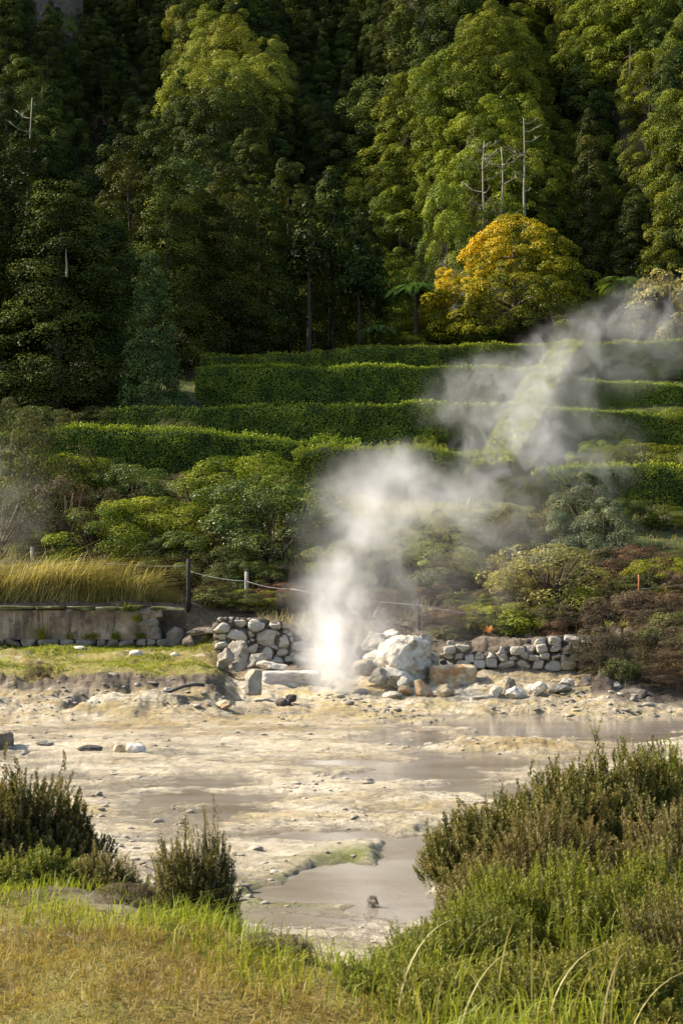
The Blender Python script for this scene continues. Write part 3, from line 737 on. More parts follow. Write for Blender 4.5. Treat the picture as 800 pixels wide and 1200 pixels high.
M['hedge_core'] = surf_mat('hedge_inner_growth', [(.35, (.012, .020, .006)), (.65, (.035, .055, .014))], 9, bump=1.0, bscale=18, dist=.08)
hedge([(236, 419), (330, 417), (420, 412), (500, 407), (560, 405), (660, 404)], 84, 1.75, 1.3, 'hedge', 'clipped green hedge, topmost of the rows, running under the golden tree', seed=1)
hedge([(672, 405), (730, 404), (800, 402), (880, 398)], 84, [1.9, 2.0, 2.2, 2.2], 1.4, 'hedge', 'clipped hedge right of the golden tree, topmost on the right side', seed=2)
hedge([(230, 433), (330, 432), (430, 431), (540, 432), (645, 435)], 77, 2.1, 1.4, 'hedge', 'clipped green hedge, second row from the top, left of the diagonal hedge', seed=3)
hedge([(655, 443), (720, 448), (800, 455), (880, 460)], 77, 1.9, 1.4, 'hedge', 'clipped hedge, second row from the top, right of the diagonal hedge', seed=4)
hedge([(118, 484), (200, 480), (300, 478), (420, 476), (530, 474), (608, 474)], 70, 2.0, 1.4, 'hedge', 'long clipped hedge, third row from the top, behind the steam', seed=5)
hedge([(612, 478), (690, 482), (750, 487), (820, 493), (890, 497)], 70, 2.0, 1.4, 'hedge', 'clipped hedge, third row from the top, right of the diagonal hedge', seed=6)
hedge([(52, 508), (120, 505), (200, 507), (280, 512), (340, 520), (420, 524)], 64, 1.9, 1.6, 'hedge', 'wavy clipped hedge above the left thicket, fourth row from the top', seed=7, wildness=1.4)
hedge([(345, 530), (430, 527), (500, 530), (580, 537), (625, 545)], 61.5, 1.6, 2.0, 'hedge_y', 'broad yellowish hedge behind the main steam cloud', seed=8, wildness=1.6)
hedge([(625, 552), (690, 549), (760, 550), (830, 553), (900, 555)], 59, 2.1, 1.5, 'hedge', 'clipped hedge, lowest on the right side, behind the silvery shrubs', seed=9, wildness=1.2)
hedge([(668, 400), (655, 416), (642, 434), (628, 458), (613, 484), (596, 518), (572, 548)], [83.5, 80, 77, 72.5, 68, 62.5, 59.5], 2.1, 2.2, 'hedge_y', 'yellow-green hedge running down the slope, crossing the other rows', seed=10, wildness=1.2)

# ---- shrubs of the slope
def shrub_variants(mat, k, n=70, cr=.2, per=60, ll=.075, lw=.024, prof=dome, flat=.9, twigs=22):
    out = []
    for _ in range(k):
        cm = crown_mesh('foliage', M[mat], 1.0, .5, prof, .05, n, cr, per, ll, lw, flat=flat, droop=.05, ang_wob=.6, outw=.9)
        mb = MB()
        for i in range(twigs):
            a = rng.uniform(0, 2 * PI); e = rng.uniform(.1, .46); h = rng.uniform(.5, 1.0); s = np.linspace(0, 1, 5)
            mb.add(*tube(np.stack([np.cos(a) * e * s ** 1.2, np.sin(a) * e * s ** 1.2, -.08 + h * s], 1) + np.cumsum(rng.normal(0, .012, (5, 3)), 0), np.linspace(.014, .003, 5), 4))
        out.append((cm, mb.build('stem', M['twig'], True)))
    return out
SH = {k: shrub_variants(k, 2, **kw) for k, kw in {
    'green': {}, 'dkgreen': dict(n=110, per=70, ll=.06), 'olive': dict(per=45), 'silver': dict(n=60, per=60, prof=con, ll=.06, lw=.016), 'pale': dict(n=60),
    'lime': dict(n=50, per=50), 'willow': dict(n=70, cr=.14, per=24, ll=.06, lw=.012, twigs=50), 'brown': dict(n=70, cr=.17, per=70, ll=.055, lw=.010),
    'heath_red': dict(n=60, cr=.17, per=60, ll=.055, lw=.010), 'rust': dict(n=60, per=45)}.items()}
SHB = {k: shrub_variants(k, 2, **kw) for k, kw in {
    'green': dict(n=85, cr=.15, per=230, ll=.026, lw=.0095), 'dkgreen': dict(n=95, cr=.14, per=240, ll=.023, lw=.009), 'olive': dict(n=90, cr=.14, per=170, ll=.024, lw=.007),
    'silver': dict(n=80, cr=.14, per=230, ll=.024, lw=.006, prof=con), 'pale': dict(n=70, cr=.15, per=230, ll=.024, lw=.009), 'rust': dict(n=80, cr=.14, per=150, ll=.024, lw=.007),
    'brown': dict(n=90, cr=.13, per=170, ll=.024, lw=.006), 'willow': dict(n=120, cr=.11, per=60, ll=.032, lw=.007, twigs=70), 'lime': dict(n=80, cr=.13, per=120, ll=.026, lw=.009), 'heath_red': dict(n=90, cr=.12, per=150, ll=.022, lw=.006)}.items()}
def shrub(px, pyt, wpx, Y, k, lab, group=None, sy=1.0, cat='shrub'):
    p = P(px, pyt, Y); z = hz(p[0], Y); h = max(p[2] - z, .25); w = wpx * Y / F * 1.05
    if w > 1.5: w *= 1.15
    v = (SHB if w > 1.5 else SH)[k][rng.integers(2)]
    r = link('shrub', None, loc=(p[0], Y, z - .05), rz=rng.uniform(0, 6), sc=(w, w * sy, h + .05))
    link('stem', v[1], r); link('foliage', v[0], r)
    return tag(r, lab, cat, group)
for a in [
    (10, 475, 110, 56, 'olive', 'tall thin-leaved olive shrub at the left edge, above the tall grass'),
    (-8, 560, 110, 50.5, 'olive', 'greyish olive shrub cut by the left edge, behind the pale post'),
    (58, 532, 100, 58, 'green', 'green shrub under the wavy hedge, near the left edge'),
    (78, 565, 90, 51, 'brown', 'brownish twiggy shrub left of the dark fence post'),
    (110, 540, 80, 59, 'olive', 'olive shrub below the wavy hedge, second from the left edge'),
    (150, 548, 80, 57, 'dkgreen', 'small dark glossy shrub in the middle of the left thicket'),
    (118, 600, 100, 50.2, 'green', 'fresh green shrub just behind the tall yellow grass, left one'),
    (180, 585, 110, 52, 'green', 'bright leafy shrub in the middle of the left thicket'),
    (205, 625, 80, 49.5, 'dkgreen', 'dark shrub behind the black fence post'),
    (168, 640, 70, 49, 'olive', 'low olive shrub behind the tall yellow grass, right one'),
    (230, 555, 70, 58, 'brown', 'dry brown shrub between two green ones under the wavy hedge'),
    (245, 600, 70, 52, 'rust', 'rusty withered shrub between the leafy shrub and the big dark bush'),
    (290, 535, 110, 57, 'green', 'leafy green shrub above the big dark bush'),
    (318, 565, 140, 51, 'dkgreen', 'big dark glossy bush left of the steam'),
    (350, 560, 70, 54, 'olive', 'olive shrub on the right shoulder of the big dark bush'),
    (262, 640, 70, 48.6, 'olive', 'low olive shrub beside the grey fence post'),
    (300, 655, 60, 48, 'dkgreen', 'low dark shrub between the grey post and the steam'),
    (345, 660, 50, 48, 'brown', 'low brown shrub at the left side of the steam'),
    (398, 640, 70, 48, 'pale', 'pale shrub seen through the steam column'),
    (455, 640, 80, 49, 'pale', 'pale round shrub just right of the steam column'),
    (505, 640, 80, 48.5, 'pale', 'pale green shrub left of the orange-leaved plant'),
    (525, 600, 90, 52, 'pale', 'pale rounded shrub in the drifting steam, upper left one of the pair'),
    (575, 590, 95, 53, 'pale', 'pale rounded shrub in the drifting steam, upper right one of the pair'),
    (612, 600, 70, 53.5, 'rust', 'rusty brown shrub left of the silvery shrub'),
    (545, 650, 80, 48.6, 'brown', 'brown shrub under the pale pair, behind the rope'),
    (680, 555, 90, 52.5, 'silver', 'tall silvery shrub below the lowest right hedge, left one'),
    (706, 585, 80, 50.5, 'silver', 'silvery shrub below the lowest right hedge, right one'),
    (655, 600, 60, 51, 'silver', 'small silvery shrub beside the rusty one'),
    (640, 640, 120, 46.6, 'willow', 'open yellowish shrub with thin leaves behind the low stone wall'),
    (600, 670, 60, 46.2, 'willow', 'small yellowish shrub left of the open one'),
    (735, 585, 50, 55, 'dkgreen', 'dark round shrub under the lowest right hedge'),
    (780, 594, 46, 55, 'green', 'neat ball-shaped green shrub near the right edge'),
    (745, 520, 80, 62, 'green', 'green shrub in front of the third hedge on the right'),
    (700, 520, 50, 62.5, 'green', 'small green shrub beside the diagonal hedge'),
    (780, 480, 60, 71.5, 'green', 'green shrub between the second and third hedge at the right edge'),
    (500, 515, 40, 63, 'green', 'small green shrub in front of the third hedge, behind the steam'),
    (215, 462, 50, 74, 'silver', 'greyish shrub at the left end of the second hedge'),
    (775, 655, 70, 46.5, 'lime', 'lime green shrub near the right edge, behind the rusty post'),
    (745, 640, 60, 48.5, 'heath_red', 'reddish shrub left of the lime green one'),
    (800, 640, 70, 49.5, 'olive', 'olive shrub cut by the right edge, above the lime one'),
    (440, 690, 60, 45.5, 'brown', 'low brown shrub behind the white boulder'),
    (365, 605, 70, 56, 'green', 'green shrub half lost in the steam, left of it'),
    (600, 560, 60, 57, 'olive', 'olive shrub at the foot of the diagonal hedge'),
]: shrub(*a)
# undergrowth below the golden tree and along the forest edge
for i in range(26):
    px = rng.uniform(440, 800); Y = rng.uniform(86.5, 93)
    if 520 < px < 690 and Y < 90: continue
    p = P(px, 0, Y); 
    g = 'undergrowth shrubs at the forest edge'
    q = to_px(p[0], Y, hz(p[0], Y) + rng.uniform(1.2, 2.6))
    left = px < 520
    shrub(px, q[1], rng.uniform(40, 80), Y, ['dkgreen', 'green', 'olive'][rng.integers(3)],
          'leafy undergrowth shrub among the tree ferns left of the golden tree' if left else 'leafy undergrowth shrub in the shade right of the golden tree', g + (' on the left' if left else ' on the right'))
for i in range(10):
    px = rng.uniform(20, 225); Y = rng.uniform(66, 72); p = P(px, 0, Y)
    q = to_px(p[0], Y, hz(p[0], Y) + rng.uniform(1, 2))
    shrub(px, q[1], rng.uniform(40, 70), Y, ['dkgreen', 'olive'][rng.integers(2)], 'dark shrub in the shade under the left conifers', 'shrubs in the shade under the left conifers')
# heath clumps of the lower slope
cnt = 0
for i in range(400):
    px = rng.uniform(200, 830); Y = rng.uniform(37.6, 49.5)
    x = (px - 400) / F * Y
    if px < 690 and Y < 43.4: continue
    if px < 500 and Y < 46: continue
    if px > 690 and Y < 38.4 + (800 - px) * .012: continue
    if 440 < px < 690 and Y < 44 and rng.random() < .4: continue
    if px < 440 and rng.random() < .35: continue
    if 195 < px < 245 and Y < 48 or 470 < px < 512 and Y < 45.5: continue
    h = rng.uniform(.35, .95) * (1.0 if px > 600 else .75)
    z = hz(x, Y); q = to_px(x, Y, z + h)
    k = rng.choice(['brown', 'heath_red', 'olive', 'lime', 'brown'], p=[.36, .13, .33, .08, .10])
    if px > 690: lab, g = ('low brown and green heath clump on the right-hand slope above the mud', 'heath clumps on the right-hand slope')
    elif px > 480: lab, g = ('low heath clump on the bank between stone wall and silvery shrubs', 'heath clumps behind the low stone wall')
    else: lab, g = ('low heath clump along the fence left of the steam', 'heath clumps along the left part of the fence')
    r = shrub(px, q[1], rng.uniform(.7, 1.7) * F / Y, Y, k, lab, g); cnt += 1
    if cnt >= 170: break
print('heath clumps', cnt)

# ------------------------------------------------------------------ grass (uncountable)
def blades(mb, B, H, W, lean, bend, tint):
    n = len(B); H = np.broadcast_to(H, (n,)); W = np.broadcast_to(W, (n,))
    a = rng.uniform(0, 2 * PI, n); side = np.stack([np.cos(a), np.sin(a), np.zeros(n)], 1)
    mid = B + np.stack([lean[:, 0] * H * .4, lean[:, 1] * H * .4, H * .55], 1)
    tip = B + np.stack([lean[:, 0] * H * (1 + bend), lean[:, 1] * H * (1 + bend), H * (1 - .35 * np.minimum(1, np.linalg.norm(lean, axis=1) * (1 + bend)))], 1)
    w = (side * W[:, None])
    V = np.stack([B - w, B + w, mid - w * .8, mid + w * .8, tip], 1).reshape(-1, 3)
    o = np.arange(n)[:, None] * 5
    mb.add(V, [o + np.array([[0, 1, 3, 2]]), o + np.array([[2, 3, 4]])], np.repeat(np.broadcast_to(tint, (n,)), 5))
def scatter(n, x0, x1, y0, y1, keep):
    x = rng.uniform(x0, x1, n); y = rng.uniform(y0, y1, n); k = keep(x, y) > rng.random(n)
    x, y = x[k], y[k]; return np.stack([x, y, height(x, y) - .005], 1)
# dry turf of the foreground
B = scatter(400000, -4.5, 6.5, 4.3, 10.2, lambda x, y: sst(.15, -.5, y - edge(x) + .5 * fbm(x * 2, y * 2, seed=90, oct=2)) * np.clip(.75 + .9 * fbm(x * 1.8, y * 1.8, seed=91, oct=4), .22, 1) * ((x < 1.3) | (y > 6.0)))
mb = MB(); n = len(B); t = np.clip(.45 + .55 * fbm(B[:, 0] * .9, B[:, 1] * .9, seed=92, oct=3) + rng.normal(0, .12, n), 0, 1)
blades(mb, B, rng.gamma(4, .0095, n), .0022, rng.normal(0, .55, (n, 2)), .5, t)
tag(link('dry_grass', mb.build('dry_grass', M['grass_dry'])), 'short dry yellow-green grass of the near bank', 'grass', kind='stuff')
# longer green grass along the edge of the bank
def band(x, y):
    e = edge(x) - (y - .0)
    return np.exp(-((e - .15) / .55) ** 2) * (x > -3.5) * (x < .55) * np.clip(.6 + fbm(x * 2, y * 2, seed=94, oct=2), 0, 1)
B = scatter(60000, -4.0, 1.4, 4.6, 10.5, band); mb = MB(); n = len(B)
blades(mb, B, (rng.gamma(5, .020, n) + .03) * np.interp(B[:, 0], [-2, -.6], [.5, 1]), .0030, rng.normal(0, .32, (n, 2)) + [.08, 0], .6, rng.random(n))
B = scatter(20000, -.9, 2.6, 4.5, 7.2, lambda x, y: sst(-.4, .2, x) * sst(6.6, 6.0, y - .8 * sst(.2, 1.5, x)) * np.clip(.5 + fbm(x * 2.2, y * 2.2, seed=95, oct=2), 0, 1)); n = len(B)
blades(mb, B, rng.gamma(5, .028, n) + .05, .0034, rng.normal(0, .30, (n, 2)) + [.08, 0], .6, rng.random(n))
tag(link('green_grass', mb.build('green_grass', M['grass_green'])), 'long bright green grass along the edge of the near bank', 'grass', kind='stuff')
# short grass of the shelf below the retaining wall
B = scatter(90000, -13, -2.7, 36.8, 45.3, lambda x, y: sst(36.9, 37.5, y) * sst(265, 245, col_px(x, y)) * np.clip(.10 + .75 * sst(42, 44.5, y) + .9 * fbm(x * .7, y * .9, seed=96, oct=3), 0, 1)); mb = MB(); n = len(B)
blades(mb, B, rng.gamma(4, .012, n), .010, rng.normal(0, .6, (n, 2)), .5, np.clip(.6 + .5 * fbm(B[:, 0] * .5, B[:, 1] * .5, seed=97) + rng.normal(0, .2, n), 0, 1))
tag(link('shelf_grass', mb.build('shelf_grass', M['grass_green'])), 'short green grass on the shelf below the stained retaining wall', 'grass', kind='stuff')
# tall grass above the retaining wall
def tallg(x, y):
    c = col_px(x, y); return sst(212, 190, c) * sst(45.95, 46.2, y)
B = scatter(26000, -15, -4.5, 46.0, 48.6, tallg); mb = MB(); n = len(B)
cl = fbm(B[:, 0] * 1.0, B[:, 1] * 1.4, seed=98, oct=3, gain=.7)
blades(mb, B, (rng.gamma(9, .082, n) + .12) * (1 + .55 * cl) * sst(218, 150, col_px(B[:, 0], B[:, 1])).clip(.45, 1), .010, rng.normal(0, .32, (n, 2)) + np.stack([.30 + .45 * cl, -.1 + .2 * cl], 1), .9, np.clip(.5 + .4 * cl + rng.normal(0, .22, n), 0, 1))
tag(link('tall_grass', mb.build('tall_grass', M['grass_tall'])), 'tall wind-bent yellow grass on top of the stained retaining wall', 'grass', kind='stuff')
# rough grass of the slope
def rough(x, y):
    c = col_px(x, y); return np.clip(.45 + .8 * fbm(x * .5, y * .5, seed=99, oct=3), 0, 1) * np.where(c < 690, sst(43.3, 44.2, y), sst(38.2, 39.2, y)) * np.where(c < 300, sst(46, 46.5, y), 1)
B = scatter(60000, -14, 14, 38, 60, rough); mb = MB(); n = len(B)
blades(mb, B, rng.gamma(4, .055, n) + .05, .009, rng.normal(0, .35, (n, 2)), .7, rng.random(n))
tag(link('slope_grass', mb.build('slope_grass', M['straw'])), 'straw-coloured rough grass between the shrubs of the slope', 'grass', kind='stuff')
# weeds along the terraces
B = scatter(50000, -24, 30, 58, 88, lambda x, y: np.clip(.4 + .7 * fbm(x * .3, y * .3, seed=100), 0, 1)); mb = MB(); n = len(B)
blades(mb, B, rng.gamma(4, .05, n) + .06, .014, rng.normal(0, .4, (n, 2)), .6, rng.random(n) * .8)
tag(link('terrace_grass', mb.build('terrace_grass', M['grass_green'])), 'green grass and weeds on the terraces between the hedges', 'grass', kind='stuff')

# ------------------------------------------------------------------ foreground heath
def heath_geo(domes, mats, shoots0, L=(.08, .20), needle=.016, per=46, width=.0018, up=.9, tipc=.8, low=.2, wild=.25):
    """domes: list of (cx, cy, rx, ry, h) relative to the root; leafy upright shoots cover them"""
    shoots = int(shoots0 * 1.9); width = width * 1.5; needle = needle * 1.15; up = up * .75
    mb = MB(); sm = MB()
    A = np.array([d[2] * d[3] + d[4] * (d[2] + d[3]) * .5 for d in domes]); A = A / A.sum()
    for (cx, cy, rx, ry, h), w in zip(domes, A):
        n = int(shoots * w)
        an = rng.uniform(0, 2 * PI, n); th = np.arccos(1 - rng.random(n) * (1.0 - low * .4))
        th = np.minimum(th, 1.5)
        irr = 1 + wild * vnoise(np.cos(an) * 2.2, np.sin(an) * 2.2, th * 3, int(rng.integers(1e6))) + rng.normal(0, .07, n)
        depth = np.where(rng.random(n) < .6, 1.0, rng.uniform(.55, .95, n))
        o = np.stack([np.sin(th) * np.cos(an), np.sin(th) * np.sin(an), np.cos(th)], 1)
        tip = o * np.array([rx, ry, h]) * (irr * depth)[:, None] + [cx, cy, 0]
        ground = height(tip[:, 0] + heath_geo.org[0], tip[:, 1] + heath_geo.org[1]) - heath_geo.org[2]
        tip[:, 2] = np.maximum(tip[:, 2], 0.04) + np.clip(ground, -.14, .3)
        d = unit(o * .75 + np.array([0, 0, up]) + rng.normal(0, .22, (n, 3)))
        Ls = rng.uniform(L[0], L[1], n); tt = rng.random(n)
        idx = np.repeat(np.arange(n), per); m = len(idx); s = np.tile(np.linspace(0, 1, per), n) + rng.uniform(-.02, .02, m)
        bx = unit(np.cross(d, [.3, .2, 1.0])); by = np.cross(d, bx); ph = rng.uniform(0, 2 * PI, m)
        rad = bx[idx] * np.cos(ph)[:, None] + by[idx] * np.sin(ph)[:, None]
        bend = np.array([0, 0, -1.0]) * ((s ** 2) * Ls[idx] * .12)[:, None]
        Pn = tip[idx] - d[idx] * (s * Ls[idx])[:, None] + bend
        D = unit(rad * 1.0 + d[idx] * .9); Sd = unit(np.cross(D, rad + rdir(m) * .4))
        tint = np.clip(tt[idx] * .75 + (1 - s) ** 2 * .35 * tipc + rng.normal(0, .05, m), 0, 1)
        leaves(mb, Pn, D, Sd, needle * (.6 + .6 * np.sqrt(s + .05)) , width, tint)
        k = rng.permutation(n)[:max(30, n // 7)]
        for i in k:
            b = np.array([cx + rng.normal(0, rx * .12), cy + rng.normal(0, ry * .12), -.05]); e = tip[i] - d[i] * Ls[i] * .15
            c = (b + e) / 2 + np.array([(e - b)[0] * .15, (e - b)[1] * .15, -.04 + rng.normal(0, .02)])
            q = np.linspace(0, 1, 6)[:, None]; pts = (1 - q) ** 2 * b + 2 * q * (1 - q) * c + q ** 2 * e
            sm.add(*tube(pts, np.linspace(.007, .0018, 6), 4))
    return mb.build('foliage', mats), sm.build('stem', M['twig'], True)
def heath(px, Y, domes, mat, shoots, lab, **kw):
    x = (px - 400) / F * Y; z = hz(x, Y); heath_geo.org = (x, Y, z)
    f, s = heath_geo(domes, M[mat], shoots, **kw)
    r = link('heath_shrub', None, loc=(x, Y, z)); link('stem', s, r); link('foliage', f, r)
    tag(r, lab, 'shrub'); return r
heath(36, 9.7, [(0, 0, .44, .4, .84), (-.34, .05, .36, .4, .82), (.32, -.02, .25, .3, .70), (.08, -.1, .42, .3, .56)], 'heath', 2800, 'dense brown-tipped heath shrub at the left edge of the near bank', needle=.022, width=.0030, per=52)
heath(66, 8.8, [(0, 0, .30, .25, .26), (.24, .0, .2, .2, .20), (-.26, 0, .25, .25, .22)], 'heath_g', 750, 'low fresh green heath shrub in front of the brown left one', needle=.02, width=.0024)
heath(126, 8.7, [(0, 0, .2, .2, .26), (.15, .05, .16, .2, .2)], 'heath_b', 260, 'low brownish heath tuft between the left shrub and the small upright one', needle=.018)
heath(234, 8.2, [(-.03, 0, .2, .18, .46), (.10, 0, .14, .14, .56), (-.14, .03, .15, .14, .38), (.17, -.02, .10, .1, .44)], 'heath', 420, 'small upright heath shrub in the middle of the near bank', needle=.019, up=1.25, wild=.25, L=(.1, .2))
heath(668, 9.6, [(0, 0, .52, .5, .56), (-.48, -.1, .38, .45, .46), (-.78, -.15, .26, .35, .36), (.40, .1, .5, .5, .54), (-.15, -.3, .45, .3, .46)], 'heath', 2700, 'large brown-green heath shrub on the right of the near bank', needle=.022, width=.0028, per=46, wild=.35)
heath(790, 10.0, [(0, 0, .5, .5, .55), (.6, 0, .6, .6, .56)], 'heath_g', 1300, 'greener heath shrub behind the large one at the right edge', needle=.02, width=.0026, wild=.35)
heath(640, 8.3, [(0, 0, .42, .35, .40), (-.34, -.1, .28, .3, .32)], 'heath_b', 800, 'pinkish-brown heath shrub in front of the large right one', needle=.020, per=46, wild=.35)
heath(780, 8.3, [(0, 0, .36, .35, .42), (.4, .1, .4, .4, .46)], 'heath_b', 800, 'rusty-tipped heath shrub at the right edge of the photo', needle=.020, per=46, wild=.35)
heath(536, 8.4, [(0, 0, .16, .2, .30), (.14, 0, .15, .2, .38), (-.12, .0, .10, .1, .36)], 'heath_b', 260, 'sparse dark twiggy heath shrub at the left tip of the right-hand thicket', needle=.018, wild=.5, up=.7)
heath(655, 7.0, [(0, 0, .5, .4, .36), (-.42, -.1, .4, .35, .28), (.45, 0, .45, .4, .36)], 'heath_y', 2100, 'bright green heath shrub in the middle of the right foreground', needle=.018, up=1.7, L=(.1, .24), tipc=.5, wild=.35)
heath(480, 6.5, [(.05, 0, .24, .3, .20), (.3, 0, .28, .3, .28), (-.12, -.3, .2, .25, .12)], 'heath_g', 1000, 'low green heath shrub left of the bright one in the foreground', needle=.016, up=1.4, L=(.08, .2))
heath(790, 6.3, [(0, 0, .32, .3, .36), (.3, 0, .3, .3, .42)], 'heath', 1000, 'olive-brown heath shrub at the lower right corner', needle=.016, up=1.2)
heath(620, 5.9, [(0, 0, .35, .3, .22), (-.35, -.05, .3, .3, .17), (.35, -.05, .3, .3, .25)], 'heath_g', 1500, 'low olive heath shrub nearest the camera in the right foreground', needle=.015, up=1.3)
# long arching blades in front of it
mb = MB(); n = 26
x = rng.uniform(.2, 1.05, n); y = rng.uniform(5.2, 5.9, n); B = np.stack([x, y, height(x, y)], 1)
s_ = np.linspace(0, 1, 9)
for i in range(n):
    a = rng.uniform(0, 2 * PI); L = rng.uniform(.25, .6); ln = rng.uniform(.2, .8)
    C = B[i] + np.stack([np.cos(a) * L * ln * s_ ** 1.6, np.sin(a) * L * ln * s_ ** 1.6 * .6, L * (s_ - ln * .55 * s_ ** 2.6)], 1)
    sd = np.array([-np.sin(a), np.cos(a), 0]) * 1.0; w = (.0032 * (1 - s_ ** 2) + .0004)[:, None]
    V = np.concatenate([C - sd * w, C + sd * w]); j = np.arange(8)
    mb.add(V, np.stack([j, j + 9, j + 10, j + 1], 1), rng.random())
tag(link('straw_grass', mb.build('straw_grass', M['straw'])), 'long arching straw-coloured grass blades at the bottom right', 'grass', kind='stuff')
# dead purple clump on the shelf
r = shrub(46, 776, 26, 37.9, 'brown', 'small withered purplish heath clump on the grassy shelf')
# small dead clumps on the near slope
for (px, py, w, h, lab) in [(150, 1058, .30, .10, 'flat brown heath clump left of the small upright shrub'), (318, 1125, .36, .10, 'flat dark heath clump on the bare slope below the upright shrub'),
                            (437, 1066, .10, .12, 'tiny dark tuft on the shore of the near mud pool')]:
    g = ground_at(px, py); r = link('heath_shrub', None, loc=g, sc=(w, w * .8, h)); v = SH['brown'][0]
    link('stem', v[1], r); link('foliage', v[0], r); tag(r, lab, 'shrub')

